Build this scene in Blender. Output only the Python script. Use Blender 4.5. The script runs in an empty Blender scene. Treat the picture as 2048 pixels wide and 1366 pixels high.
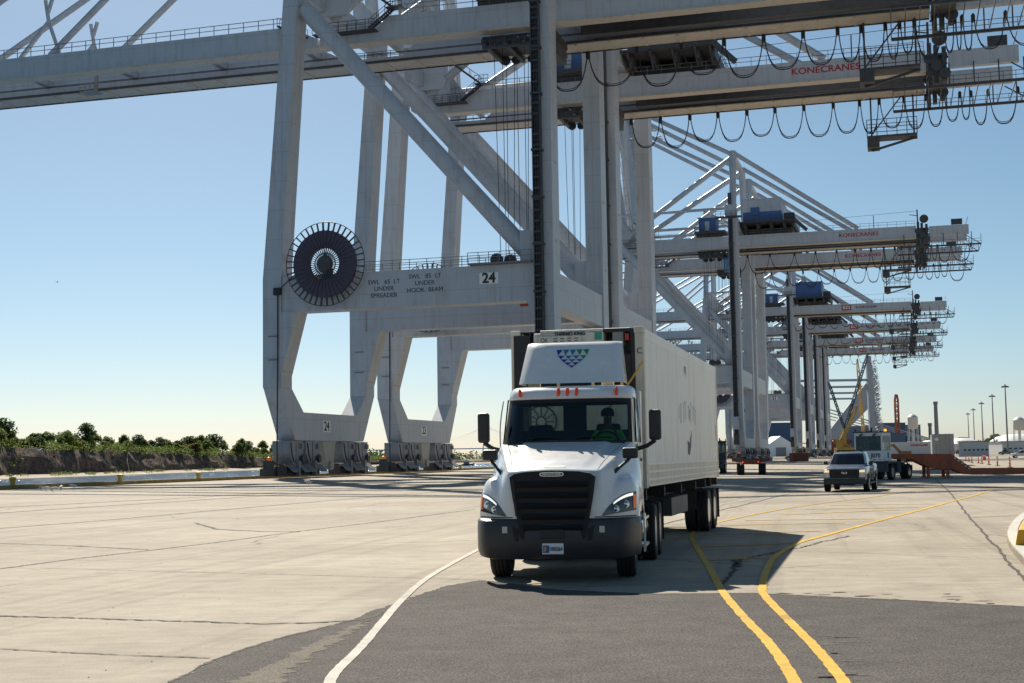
import bpy, bmesh, math, random
import numpy as np
from mathutils import Vector, Matrix

S = bpy.context.scene
COL = S.collection
R = math.radians

# ------------------------------------------------------------------ camera
F_PX, PITCH, ROLL, CAM_Z = 2750.0, math.atan2(915.4 - 683.0, 2750.0), 0.016, 1.87
cd = bpy.data.cameras.new('camera')
cam = bpy.data.objects.new('camera', cd)
COL.objects.link(cam)
cd.sensor_width = 36.0
cd.lens = F_PX / 2048.0 * 36.0
cd.clip_start, cd.clip_end = 0.1, 20000.0
FWD = Vector((0, math.cos(PITCH), math.sin(PITCH)))
UP0 = Vector((0, -math.sin(PITCH), math.cos(PITCH)))
RT0 = Vector((1, 0, 0))
RT = RT0 * math.cos(ROLL) - UP0 * math.sin(ROLL)
UPV = UP0 * math.cos(ROLL) + RT0 * math.sin(ROLL)
cam.matrix_world = Matrix((
    (RT.x, UPV.x, -FWD.x, 0), (RT.y, UPV.y, -FWD.y, 0), (RT.z, UPV.z, -FWD.z, CAM_Z), (0, 0, 0, 1)))
S.camera = cam

# ------------------------------------------------------------------ sky, sun, exposure
SUN_EL, SUN_AZ = R(40.5), R(-14.5)          # azimuth measured from +Y towards +X
w = bpy.data.worlds.new('World'); S.world = w
w.use_nodes = True
nt = w.node_tree
sky = nt.nodes.new('ShaderNodeTexSky')
sky.sky_type = 'NISHITA'
sky.sun_disc = False
sky.sun_elevation = SUN_EL
sky.sun_rotation = SUN_AZ
sky.altitude = 0.0
sky.air_density = 0.75
sky.dust_density = 0.5
sky.ozone_density = 2.0
hs = nt.nodes.new('ShaderNodeHueSaturation'); hs.inputs['Saturation'].default_value = 1.0; hs.inputs['Hue'].default_value = 0.482
tn = nt.nodes.new('ShaderNodeMix'); tn.data_type = 'RGBA'; tn.blend_type = 'MULTIPLY'; tn.inputs[0].default_value = 0.85
tn.inputs[7].default_value = (0.98, 1.05, 1.09, 1)
nt.links.new(sky.outputs[0], hs.inputs['Color']); nt.links.new(hs.outputs[0], tn.inputs[6])
nt.links.new(tn.outputs[2], nt.nodes['Background'].inputs[0])
nt.nodes['Background'].inputs[1].default_value = 0.054
sl = bpy.data.lights.new('sun', 'SUN')
sl.energy = 5.0
sl.angle = R(0.5)
sl.color = (1.0, 0.93, 0.80)
so = bpy.data.objects.new('sun', sl)
COL.objects.link(so)
sdir = Vector((math.sin(SUN_AZ) * math.cos(SUN_EL), math.cos(SUN_AZ) * math.cos(SUN_EL), math.sin(SUN_EL)))
so.rotation_euler = sdir.to_track_quat('Z', 'Y').to_euler()
so.location = sdir * 100
S.view_settings.view_transform = 'Standard'
S.view_settings.look = 'None'
S.view_settings.gamma = 1.0
S.view_settings.exposure = 0.58
S.cycles.max_bounces = 7
S.cycles.diffuse_bounces = 3
S.cycles.glossy_bounces = 3
S.cycles.transmission_bounces = 5
S.cycles.transparent_max_bounces = 12
S.cycles.volume_bounces = 0
S.cycles.caustics_reflective = False
S.cycles.caustics_refractive = False
S.cycles.sample_clamp_indirect = 6.0


def g(px, py, z=0.0):
    """surveyed point on the flat ground seen at a pixel of the 2048 px photograph"""
    d = FWD + RT * ((px - 1024.0) / F_PX) + UPV * ((683.0 - py) / F_PX)
    t = (z - CAM_Z) / d.z
    return Vector((d.x * t, d.y * t, z))


def far(px, dist, py=905.0):
    """world X at a given distance for a bearing read off the photograph"""
    d = FWD + RT * ((px - 1024.0) / F_PX) + UPV * ((683.0 - py) / F_PX)
    return d.x / d.y * dist


def hgt(px, py, dist):
    d = FWD + RT * ((px - 1024.0) / F_PX) + UPV * ((683.0 - py) / F_PX)
    return CAM_Z + d.z / d.y * dist


# quay axes: U points to the river, V along the quay
QA = math.atan(776.0 / 2750.0)
U = Vector((-math.cos(QA), math.sin(QA), 0))
V = Vector((math.sin(QA), math.cos(QA), 0))


def quay(u, v, z=0.0):
    p = U * u + V * v
    return Vector((p.x, p.y, z))


# ------------------------------------------------------------------ materials
MATS = {}


def mat(name, col, rough=0.5, metal=0.0, var=0.0, vscale=2.0, streak=0.0, bump=0.0, bscale=40.0, spec=0.5,
        dirt=None, dirt_amt=0.0, coat=0.0, emit=None, estr=0.0, alpha=None):
    if name in MATS:
        return MATS[name]
    m = bpy.data.materials.new(name); m.use_nodes = True
    n = m.node_tree; b = n.nodes['Principled BSDF']
    b.inputs['Base Color'].default_value = (*col, 1)
    b.inputs['Roughness'].default_value = rough
    b.inputs['Metallic'].default_value = metal
    b.inputs['Specular IOR Level'].default_value = spec
    b.inputs['Coat Weight'].default_value = coat
    b.inputs['Coat Roughness'].default_value = 0.05
    tc = None
    if var or dirt or bump or streak:
        tc = n.nodes.new('ShaderNodeTexCoord')
    last = None
    if var:
        no = n.nodes.new('ShaderNodeTexNoise'); no.inputs['Scale'].default_value = vscale
        no.inputs['Detail'].default_value = 6.0; no.inputs['Roughness'].default_value = 0.65
        n.links.new(tc.outputs['Object'], no.inputs['Vector'])
        rmp = n.nodes.new('ShaderNodeValToRGB')
        rmp.color_ramp.elements[0].position = 0.3; rmp.color_ramp.elements[1].position = 0.7
        rmp.color_ramp.elements[0].color = (*[c * (1 - var) for c in col], 1)
        rmp.color_ramp.elements[1].color = (*[min(1, c * (1 + var)) for c in col], 1)
        n.links.new(no.outputs['Fac'], rmp.inputs['Fac'])
        last = rmp.outputs['Color']
        mr = n.nodes.new('ShaderNodeMapRange')
        mr.inputs['To Min'].default_value = max(0.02, rough - 0.12); mr.inputs['To Max'].default_value = min(1, rough + 0.12)
        n.links.new(no.outputs['Fac'], mr.inputs['Value']); n.links.new(mr.outputs[0], b.inputs['Roughness'])
    if dirt:
        mp = n.nodes.new('ShaderNodeMapping'); mp.inputs['Scale'].default_value = (1.0, 1.0, 0.12 if streak else 1.0)
        n.links.new(tc.outputs['Object'], mp.inputs['Vector'])
        no2 = n.nodes.new('ShaderNodeTexNoise'); no2.inputs['Scale'].default_value = streak if streak else vscale * 2.3
        no2.inputs['Detail'].default_value = 8.0; no2.inputs['Roughness'].default_value = 0.7
        n.links.new(mp.outputs[0], no2.inputs['Vector'])
        r2 = n.nodes.new('ShaderNodeValToRGB')
        r2.color_ramp.elements[0].position = 0.5; r2.color_ramp.elements[1].position = 0.78
        r2.color_ramp.elements[0].color = (0, 0, 0, 1)
        r2.color_ramp.elements[1].color = (dirt_amt, dirt_amt, dirt_amt, 1)
        n.links.new(no2.outputs['Fac'], r2.inputs['Fac'])
        mx = n.nodes.new('ShaderNodeMix'); mx.data_type = 'RGBA'
        n.links.new(r2.outputs['Color'], mx.inputs[0])
        if last is None:
            mx.inputs[6].default_value = (*col, 1)
        else:
            n.links.new(last, mx.inputs[6])
        mx.inputs[7].default_value = (*dirt, 1)
        last = mx.outputs[2]
    if last is not None:
        n.links.new(last, b.inputs['Base Color'])
    if bump:
        nb = n.nodes.new('ShaderNodeTexNoise'); nb.inputs['Scale'].default_value = bscale; nb.inputs['Detail'].default_value = 5
        n.links.new(tc.outputs['Object'], nb.inputs['Vector'])
        bp = n.nodes.new('ShaderNodeBump'); bp.inputs['Strength'].default_value = bump; bp.inputs['Distance'].default_value = 0.02
        n.links.new(nb.outputs['Fac'], bp.inputs['Height']); n.links.new(bp.outputs[0], b.inputs['Normal'])
    if emit:
        b.inputs['Emission Color'].default_value = (*emit, 1); b.inputs['Emission Strength'].default_value = estr
    MATS[name] = m
    return m


def glass_mat(name, tint, refl=0.12, rough=0.02):
    """thin tinted pane: see-through tint plus mirror-like reflection"""
    if name in MATS:
        return MATS[name]
    m = bpy.data.materials.new(name); m.use_nodes = True
    n = m.node_tree; n.nodes.remove(n.nodes['Principled BSDF'])
    out = n.nodes['Material Output']
    tr = n.nodes.new('ShaderNodeBsdfTransparent'); tr.inputs[0].default_value = (*tint, 1)
    gl = n.nodes.new('ShaderNodeBsdfGlossy'); gl.inputs['Roughness'].default_value = rough
    gl.inputs['Color'].default_value = (0.85, 0.92, 0.95, 1)
    fr = n.nodes.new('ShaderNodeFresnel'); fr.inputs['IOR'].default_value = 1.5
    mx = n.nodes.new('ShaderNodeMixShader')
    ad = n.nodes.new('ShaderNodeMath'); ad.operation = 'MULTIPLY_ADD'; ad.inputs[1].default_value = 0.9; ad.inputs[2].default_value = refl * 0.3
    n.links.new(fr.outputs[0], ad.inputs[0]); n.links.new(ad.outputs[0], mx.inputs[0])
    n.links.new(tr.outputs[0], mx.inputs[1]); n.links.new(gl.outputs[0], mx.inputs[2])
    n.links.new(mx.outputs[0], out.inputs[0])
    MATS[name] = m
    return m


# ------------------------------------------------------------------ mesh builder
class MB:
    def __init__(self):
        self.v, self.f, self.mi, self.m = [], [], [], 0

    def add(self, vs, fs):
        o = len(self.v)
        self.v += [tuple(p) for p in vs]
        self.f += [tuple(i + o for i in f) for f in fs]
        self.mi += [self.m] * len(fs)
        return self

    def box(self, x0, x1, y0, y1, z0, z1):
        vs = [(x, y, z) for z in (z0, z1) for y in (y0, y1) for x in (x0, x1)]
        return self.add(vs, [(0, 2, 3, 1), (4, 5, 7, 6), (0, 1, 5, 4), (2, 6, 7, 3), (0, 4, 6, 2), (1, 3, 7, 5)])

    def bar(self, p0, p1, wd, ht=None, up=(0, 0, 1), w1=None, h1=None):
        p0, p1 = Vector(p0), Vector(p1)
        ht = wd if ht is None else ht
        w1 = wd if w1 is None else w1; h1 = ht if h1 is None else h1
        d = (p1 - p0).normalized(); up = Vector(up)
        if abs(d.dot(up)) > 0.98:
            up = Vector((0, 1, 0)) if abs(d.y) < 0.9 else Vector((1, 0, 0))
        s = d.cross(up).normalized(); u = s.cross(d)
        vs = []
        for p, a, b in ((p0, wd, ht), (p1, w1, h1)):
            for i, j in ((-1, -1), (1, -1), (1, 1), (-1, 1)):
                vs.append(p + s * (i * a / 2) + u * (j * b / 2))
        return self.add(vs, [(3, 2, 1, 0), (4, 5, 6, 7), (0, 1, 5, 4), (1, 2, 6, 5), (2, 3, 7, 6), (3, 0, 4, 7)])

    def tube(self, pts, r, n=8, cap=True):
        pts = [Vector(p) for p in pts]
        rs = r if isinstance(r, (list, tuple)) else [r] * len(pts)
        vs, fs = [], []
        prev = None
        for i, p in enumerate(pts):
            d = (pts[min(i + 1, len(pts) - 1)] - pts[max(i - 1, 0)])
            d = d.normalized() if d.length > 1e-9 else Vector((0, 0, 1))
            if prev is None:
                a = Vector((0, 0, 1)) if abs(d.z) < 0.9 else Vector((1, 0, 0))
                s = d.cross(a).normalized()
            else:
                s = (prev - d * prev.dot(d)).normalized()
            prev = s
            t = d.cross(s)
            for k in range(n):
                an = 2 * math.pi * k / n
                vs.append(p + (s * math.cos(an) + t * math.sin(an)) * rs[i])
        for i in range(len(pts) - 1):
            for k in range(n):
                a, b = i * n + k, i * n + (k + 1) % n
                fs.append((a, b, b + n, a + n))
        if cap:
            fs.append(tuple(range(n - 1, -1, -1)))
            fs.append(tuple((len(pts) - 1) * n + k for k in range(n)))
        return self.add(vs, fs)

    def lathe(self, prof, c, axis, n=24, closed=False):
        """prof: list of (radius, offset along axis)"""
        c = Vector(c); ax = Vector(axis).normalized()
        a = Vector((0, 0, 1)) if abs(ax.z) < 0.9 else Vector((1, 0, 0))
        s = ax.cross(a).normalized(); t = ax.cross(s)
        vs, fs = [], []
        for (r, h) in prof:
            for k in range(n):
                an = 2 * math.pi * k / n
                vs.append(c + ax * h + (s * math.cos(an) + t * math.sin(an)) * max(r, 1e-4))
        m = len(prof)
        for i in range(m if closed else m - 1):
            j = (i + 1) % m
            for k in range(n):
                k2 = (k + 1) % n
                fs.append((i * n + k, i * n + k2, j * n + k2, j * n + k))
        if not closed:
            if prof[0][0] > 1e-3: fs.append(tuple(range(n - 1, -1, -1)))
            if prof[-1][0] > 1e-3: fs.append(tuple((m - 1) * n + k for k in range(n)))
        return self.add(vs, fs)

    def prism(self, poly, d):
        """extrude a planar polygon of 3-D points by vector d"""
        d = Vector(d); n = len(poly)
        vs = [Vector(p) for p in poly] + [Vector(p) + d for p in poly]
        fs = [tuple(range(n - 1, -1, -1)), tuple(range(n, 2 * n))]
        fs += [(i, (i + 1) % n, (i + 1) % n + n, i + n) for i in range(n)]
        return self.add(vs, fs)

    def grid(self, pts):
        """pts[i][j]: 2-D array of points"""
        a, b = len(pts), len(pts[0])
        vs = [p for row in pts for p in row]
        fs = [(i * b + j, i * b + j + 1, (i + 1) * b + j + 1, (i + 1) * b + j) for i in range(a - 1) for j in range(b - 1)]
        return self.add(vs, fs)

    def rail(self, p0, p1, h=1.1, step=2.0, r=0.035, mids=2, up=(0, 0, 1)):
        """guard rail made of posts and rails"""
        p0, p1, up = Vector(p0), Vector(p1), Vector(up)
        n = max(1, int(round((p1 - p0).length / step)))
        for i in range(n + 1):
            p = p0.lerp(p1, i / n)
            self.bar(p, p + up * h, r * 2, r * 2, (1, 0, 0))
        for k in range(1, mids + 1):
            o = up * (h * k / mids)
            self.bar(p0 + o, p1 + o, r * 2)
        return self

    def build(self, name, mats, parent=None, smooth=None, bevel=0.0, solid=0.0, loc=None, norm=True, subd=0):
        me = bpy.data.meshes.new(name)
        me.from_pydata(self.v, [], self.f)
        mats = mats if isinstance(mats, (list, tuple)) else [mats]
        for m in mats: me.materials.append(m)
        if len(mats) > 1:
            me.polygons.foreach_set('material_index', self.mi)
        if norm:
            bm = bmesh.new(); bm.from_mesh(me)
            bmesh.ops.recalc_face_normals(bm, faces=bm.faces)
            bm.to_mesh(me); bm.free()
        if smooth is not None:
            me.polygons.foreach_set('use_smooth', [True] * len(me.polygons))
            me.set_sharp_from_angle(angle=R(smooth))
        me.update()
        o = bpy.data.objects.new(name, me); COL.objects.link(o)
        if parent is not None: o.parent = parent
        if loc is not None: o.location = loc
        if solid:
            md = o.modifiers.new('thick', 'SOLIDIFY'); md.thickness = solid; md.offset = -1
        if bevel:
            md = o.modifiers.new('bevel', 'BEVEL'); md.width = bevel; md.segments = 2; md.limit_method = 'ANGLE'; md.angle_limit = R(35)
        if subd:
            md = o.modifiers.new('subd', 'SUBSURF'); md.levels = subd; md.render_levels = subd
        return o


def tag(o, label=None, cat=None, group=None, kind=None):
    if label: o['label'] = label
    if cat: o['category'] = cat
    if group: o['group'] = group
    if kind: o['kind'] = kind
    return o


def thing(name, label, cat, loc=(0, 0, 0), rz=0.0, group=None):
    o = bpy.data.objects.new(name, None); COL.objects.link(o)
    o.empty_display_size = 0.2
    o.location = loc; o.rotation_euler = (0, 0, rz)
    return tag(o, label, cat, group)


def kids(o):
    return [c for c in ALLKIDS.get(o.name, [])]


def copy_tree(o, label=None, parent=None, skip=()):
    c = o.copy(); COL.objects.link(c)
    c.parent = parent
    if label: c['label'] = label
    for ch in list(o.children):
        if ch.name.split('.')[0] in skip: continue
        copy_tree(ch, None, c, skip)
    return c


def text(s, size, origin, right, up, name, material, parent=None, align='CENTER', depth=0.01, bold=0.0, sx=1.0, spacing=1.0):
    """lettering as a thin mesh; origin/right/up in the parent's space"""
    cu = bpy.data.curves.new('lettering', 'FONT')
    cu.body = s; cu.size = size; cu.extrude = depth; cu.offset = bold
    cu.align_x = align; cu.align_y = 'CENTER'; cu.resolution_u = 3; cu.space_character = spacing
    cu.space_line = 1.05
    t = bpy.data.objects.new('lettering', cu); COL.objects.link(t)
    dg = bpy.context.evaluated_depsgraph_get(); dg.update()
    me = bpy.data.meshes.new_from_object(t.evaluated_get(dg))
    bpy.data.objects.remove(t); bpy.data.curves.remove(cu)
    rt, u = Vector(right).normalized(), Vector(up).normalized()
    nrm = rt.cross(u)
    M = Matrix(((rt.x * sx, u.x, nrm.x, origin[0]), (rt.y * sx, u.y, nrm.y, origin[1]), (rt.z * sx, u.z, nrm.z, origin[2]), (0, 0, 0, 1)))
    me.transform(M)
    me.materials.clear(); me.materials.append(material)
    me.name = name
    o = bpy.data.objects.new(name, me); COL.objects.link(o)
    if parent is not None: o.parent = parent
    return o


ALLKIDS = {}
rng = random.Random(7)

# shared paints
M_CRANE = mat('crane_paint', (0.46, 0.485, 0.53), 0.42, var=0.06, vscale=0.35, dirt=(0.26, 0.20, 0.15), dirt_amt=0.6, streak=1.3)
def add_seams(m, period=6.0, dark=0.82):
    """weld seams every few metres along x and z"""
    n = m.node_tree; b = n.nodes['Principled BSDF']; src = b.inputs['Base Color'].links[0].from_socket
    tc = n.nodes.new('ShaderNodeTexCoord'); sp = n.nodes.new('ShaderNodeSeparateXYZ'); n.links.new(tc.outputs['Object'], sp.inputs[0])
    outs = []
    for ax, per in ((0, period), (2, period * .55)):
        a = n.nodes.new('ShaderNodeMath'); a.operation = 'DIVIDE'; a.inputs[1].default_value = per; n.links.new(sp.outputs[ax], a.inputs[0])
        f = n.nodes.new('ShaderNodeMath'); f.operation = 'FRACT'; n.links.new(a.outputs[0], f.inputs[0])
        l = n.nodes.new('ShaderNodeMath'); l.operation = 'LESS_THAN'; l.inputs[1].default_value = .07 / per; n.links.new(f.outputs[0], l.inputs[0]); outs.append(l)
    mx = n.nodes.new('ShaderNodeMath'); mx.operation = 'MAXIMUM'; n.links.new(outs[0].outputs[0], mx.inputs[0]); n.links.new(outs[1].outputs[0], mx.inputs[1])
    mm = n.nodes.new('ShaderNodeMix'); mm.data_type = 'RGBA'; mm.blend_type = 'MULTIPLY'; n.links.new(mx.outputs[0], mm.inputs[0]); n.links.new(src, mm.inputs[6]); mm.inputs[7].default_value = (dark, dark * .97, dark * .93, 1)
    n.links.new(mm.outputs[2], b.inputs['Base Color'])


add_seams(M_CRANE)
M_DARK = mat('dark_steel', (0.05, 0.052, 0.06), 0.55, var=0.3, vscale=1.5)
M_GREY = mat('grey_steel', (0.22, 0.225, 0.235), 0.5, var=0.2, vscale=1.0)
M_GALV = mat('galvanised_rail', (0.17, 0.18, 0.2), 0.5)
M_CABLE = mat('black_cable', (0.02, 0.021, 0.025), 0.6)
M_RUBBER = mat('tyre_rubber', (0.018, 0.018, 0.019), 0.75, var=0.25, vscale=6, bump=0.2, bscale=60)
M_RIM = mat('brushed_rim', (0.62, 0.63, 0.65), 0.32, metal=0.9, var=0.1, vscale=4)
M_WHITE = mat('white_truck_paint', (0.80, 0.80, 0.79), 0.24, coat=0.6, var=0.02, vscale=3, dirt=(.5, .47, .42), dirt_amt=.25, streak=5)
M_BLKPL = mat('black_plastic', (0.022, 0.023, 0.025), 0.5, var=0.2, vscale=5, bump=0.1, bscale=200)
M_BLACK = mat('matt_black', (0.012, 0.012, 0.014), 0.7)
M_CHROME = mat('chrome_trim', (0.75, 0.76, 0.78), 0.15, metal=1.0)
M_AMBER = mat('amber_lens', (0.75, 0.12, 0.01), 0.25, emit=(1, 0.25, 0.02), estr=0.12)
M_RED = mat('red_lens', (0.5, 0.02, 0.015), 0.25)
M_GLASS = glass_mat('windscreen_glass', (0.52, 0.62, 0.60), 0.06)
M_DKGLASS = glass_mat('dark_window_glass', (0.06, 0.08, 0.09), 0.05)
M_INK = mat('black_lettering', (0.03, 0.03, 0.035), 0.6)
M_REDINK = mat('red_lettering', (0.42, 0.035, 0.03), 0.5)
M_SIGNW = mat('sign_white', (0.84, 0.84, 0.82), 0.5, var=0.03)
# ------------------------------------------------------------------ ground materials
def ground_mat(name, c_lo, c_hi, grain_lo, grain_hi, grain_scale, rough, big=0.12, stain=None, stain_pos=(0.56, 0.75), bump=0.25, streaky=False, strength=0.5):
    m = bpy.data.materials.new(name); m.use_nodes = True
    n = m.node_tree; b = n.nodes['Principled BSDF']; b.inputs['Roughness'].default_value = rough
    b.inputs['Specular IOR Level'].default_value = 0.06
    tc = n.nodes.new('ShaderNodeTexCoord')
    def noise(scale, detail, vec=None, rgh=0.6):
        no = n.nodes.new('ShaderNodeTexNoise'); no.inputs['Scale'].default_value = scale
        no.inputs['Detail'].default_value = detail; no.inputs['Roughness'].default_value = rgh
        n.links.new(vec or tc.outputs['Object'], no.inputs['Vector']); return no
    def ramp(fac, p0, c0, p1, c1):
        r = n.nodes.new('ShaderNodeValToRGB')
        r.color_ramp.elements[0].position = p0; r.color_ramp.elements[1].position = p1
        r.color_ramp.elements[0].color = (*c0, 1); r.color_ramp.elements[1].color = (*c1, 1)
        n.links.new(fac, r.inputs['Fac']); return r.outputs['Color']
    def mix(kind, a, bb, fac=1.0):
        x = n.nodes.new('ShaderNodeMix'); x.data_type = 'RGBA'; x.blend_type = kind
        if isinstance(fac, float): x.inputs[0].default_value = fac
        else: n.links.new(fac, x.inputs[0])
        n.links.new(a, x.inputs[6])
        if isinstance(bb, tuple): x.inputs[7].default_value = (*bb, 1)
        else: n.links.new(bb, x.inputs[7])
        return x.outputs[2]
    mp = n.nodes.new('ShaderNodeMapping'); mp.inputs['Scale'].default_value = (0.7, 1.3, 1) if streaky else (1, 1, 1)
    mp.inputs['Rotation'].default_value = (0, 0, 0.12)
    n.links.new(tc.outputs['Object'], mp.inputs['Vector'])
    c = ramp(noise(big, 7, mp.outputs[0]).outputs['Fac'], 0.3, c_lo, 0.7, c_hi)
    c2 = ramp(noise(1.7, 8, mp.outputs[0], 0.75).outputs['Fac'], 0.3, (0.72,) * 3, 0.66, (1.07,) * 3)
    c = mix('MULTIPLY', c, c2, 1.0)
    gr = noise(grain_scale, 3, None, 0.8)
    c = mix('MULTIPLY', c, ramp(gr.outputs['Fac'], 0.36, grain_lo, 0.64, grain_hi), 1.0)
    if stain:
        st = noise(0.35, 9, None, 0.72)
        f = ramp(st.outputs['Fac'], stain_pos[0], (0, 0, 0), stain_pos[1], (strength,) * 3)
        c = mix('MIX', c, stain, f)
        sp = noise(9.0, 2, None, 0.5)
        f = ramp(sp.outputs['Fac'], 0.72, (0, 0, 0), 0.78, (0.45,) * 3)
        c = mix('MIX', c, tuple(s * 0.5 for s in stain), f)
    if streaky:      # rubbed-in tyre tracks along the quay, then hairline cracks
        vr = n.nodes.new('ShaderNodeVectorRotate'); vr.rotation_type = 'Z_AXIS'; vr.inputs['Angle'].default_value = QA * .75
        n.links.new(tc.outputs['Object'], vr.inputs['Vector'])
        m2 = n.nodes.new('ShaderNodeMapping'); m2.inputs['Scale'].default_value = (1.5, .022, 1); n.links.new(vr.outputs[0], m2.inputs['Vector'])
        tk = noise(1.0, 5, m2.outputs[0], .6)
        c = mix('MULTIPLY', c, ramp(tk.outputs['Fac'], .52, (1.0,) * 3, .72, (.74,) * 3), 1.0)
        wn = noise(.5, 4); va = n.nodes.new('ShaderNodeMix'); va.data_type = 'VECTOR'; va.inputs[0].default_value = .12
        n.links.new(tc.outputs['Object'], va.inputs[4]); 
        sc = n.nodes.new('ShaderNodeVectorMath'); sc.operation = 'SCALE'; sc.inputs['Scale'].default_value = 9.0; n.links.new(wn.outputs['Color'], sc.inputs[0]); n.links.new(sc.outputs[0], va.inputs[5])
        vo = n.nodes.new('ShaderNodeTexVoronoi'); vo.feature = 'DISTANCE_TO_EDGE'; vo.inputs['Scale'].default_value = .21; n.links.new(va.outputs[1], vo.inputs['Vector'])
        f1 = ramp(vo.outputs['Distance'], .003, (.55,) * 3, .009, (0,) * 3)
        ms = noise(.12, 2); f2 = ramp(ms.outputs['Fac'], .48, (0,) * 3, .56, (1,) * 3)
        f = mix('MULTIPLY', f1, f2, 1.0)
        c = mix('MIX', c, (.09, .075, .06), f)
    n.links.new(c, b.inputs['Base Color'])
    bp = n.nodes.new('ShaderNodeBump'); bp.inputs['Strength'].default_value = bump; bp.inputs['Distance'].default_value = 0.01
    n.links.new(gr.outputs['Fac'], bp.inputs['Height']); n.links.new(bp.outputs[0], b.inputs['Normal'])
    return m


M_CONC = ground_mat('worn_concrete', (0.335, 0.292, 0.236), (0.475, 0.42, 0.345), (0.86,) * 3, (1.08,) * 3, 42.0, 0.78,
                    stain=(0.25, 0.215, 0.18), stain_pos=(0.52, 0.74), streaky=True, strength=0.55)
M_ASPH = ground_mat('aged_asphalt', (0.100, 0.090, 0.085), (0.125, 0.113, 0.106), (0.34,) * 3, (1.68,) * 3, 48.0, 0.85,
                    stain=(0.066, 0.06, 0.055), stain_pos=(0.56, 0.72), bump=0.7, strength=0.5)
M_YELLOW = ground_mat('yellow_road_paint', (0.68, 0.42, 0.075), (0.76, 0.48, 0.095), (0.82,) * 3, (1.06,) * 3, 45.0, 0.6,
                      stain=(0.24, 0.17, 0.08), stain_pos=(0.55, 0.68), strength=.75)
M_YELLOW_OLD = ground_mat('faded_yellow_paint', (0.60, 0.37, 0.075), (0.70, 0.44, 0.10), (0.8,) * 3, (1.06,) * 3, 45.0, 0.65,
                          stain=(0.36, 0.28, 0.16), stain_pos=(0.54, 0.72))
M_WLINE = ground_mat('white_road_paint', (0.50, 0.47, 0.41), (0.60, 0.565, 0.50), (0.8,) * 3, (1.05,) * 3, 45.0, 0.6,
                     stain=(0.27, 0.25, 0.21), stain_pos=(0.54, 0.68), strength=.7)
M_CRACK = mat('crack_dirt', (0.045, 0.038, 0.032), 0.9, var=0.4, vscale=3)
M_CURB = mat('worn_yellow_kerb', (0.34, 0.22, 0.06), 0.8, var=0.35, vscale=1.2, dirt=(0.10, 0.075, 0.05), dirt_amt=0.9)
M_SAND = ground_mat('river_sand', (0.42, 0.36, 0.28), (0.52, 0.45, 0.36), (0.9,) * 3, (1.05,) * 3, 3.0, 0.9, big=0.05)

# ------------------------------------------------------------------ ground sheet
QE = 68.5
WATER_Z = -3.6
mb = MB()
e0, e1, e2 = quay(QE, -120), quay(QE, 900), quay(QE, 2300)
corners = [e0, e1, e2, Vector((900, 4200, 0)), Vector((3500, 4200, 0)), Vector((3500, -120, 0)), Vector((200, -120, 0))]
mb.add(corners, [tuple(range(len(corners)))])
ground = tag(mb.build('ground', M_CONC), kind='structure')
# quay wall below the edge
mb = MB()
mb.prism([quay(QE - 1.5, -120, -0.05), quay(QE, -120, -0.05), quay(QE, -120, -8), quay(QE - 1.5, -120, -8)], V * 2400)
tag(mb.build('quay_wall', mat('wet_concrete', (0.16, 0.15, 0.13), 0.8, var=0.3, vscale=0.5)), kind='structure')

# asphalt sheet
def jag(pts, amp, step, seed):
    """add a ragged outline to a polyline of ground points"""
    rr = random.Random(seed); out = []
    for a, b in zip(pts[:-1], pts[1:]):
        n = max(1, int((b - a).length / step))
        d = (b - a).normalized(); s = Vector((-d.y, d.x, 0))
        for i in range(n):
            out.append(a.lerp(b, i / n) + s * rr.uniform(-amp, amp))
    out.append(pts[-1]); return out


edge_px = [(330, 1366), (380, 1345), (420, 1322), (480, 1300), (560, 1275), (640, 1256), (700, 1241), (745, 1222), (790, 1208),
           (840, 1188), (900, 1170), (960, 1160), (1030, 1168), (1100, 1178), (1290, 1187), (1500, 1186), (1700, 1195), (1880, 1204), (2048, 1213), (2250, 1224)]
edge = jag([g(*p, 0.004) for p in edge_px], 0.035, 0.10, 3)
p0, pe = edge[0], edge[-1]
poly = [Vector((-12, -20, 0.004)), Vector((-6.0, 2.0, 0.004))] + edge + [Vector((40, 12, 0.004)), Vector((40, -20, 0.004))]
mb = MB(); mb.add(poly, [tuple(range(len(poly)))])
tag(mb.build('asphalt_road', M_ASPH), kind='structure')
# sandy dust patch lying along the asphalt edge
mb = MB()
dp = jag([g(x, y, 0.0065) for x, y in ((455, 1366), (520, 1338), (600, 1298), (690, 1258), (730, 1242))], 0.06, 0.09, 8)
dq = jag([g(x, y, 0.0065) for x, y in ((745, 1240), (700, 1268), (640, 1302), (585, 1340), (560, 1366))], 0.08, 0.09, 9)
mb.add(dp + dq, [tuple(range(len(dp + dq)))])
M_DUST = ground_mat('sandy_dust', (0.18, 0.16, 0.135), (0.25, 0.22, 0.185), (0.5,) * 3, (1.3,) * 3, 50.0, 0.9)
tag(mb.build('dust_patch', M_DUST), kind='structure')


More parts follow.
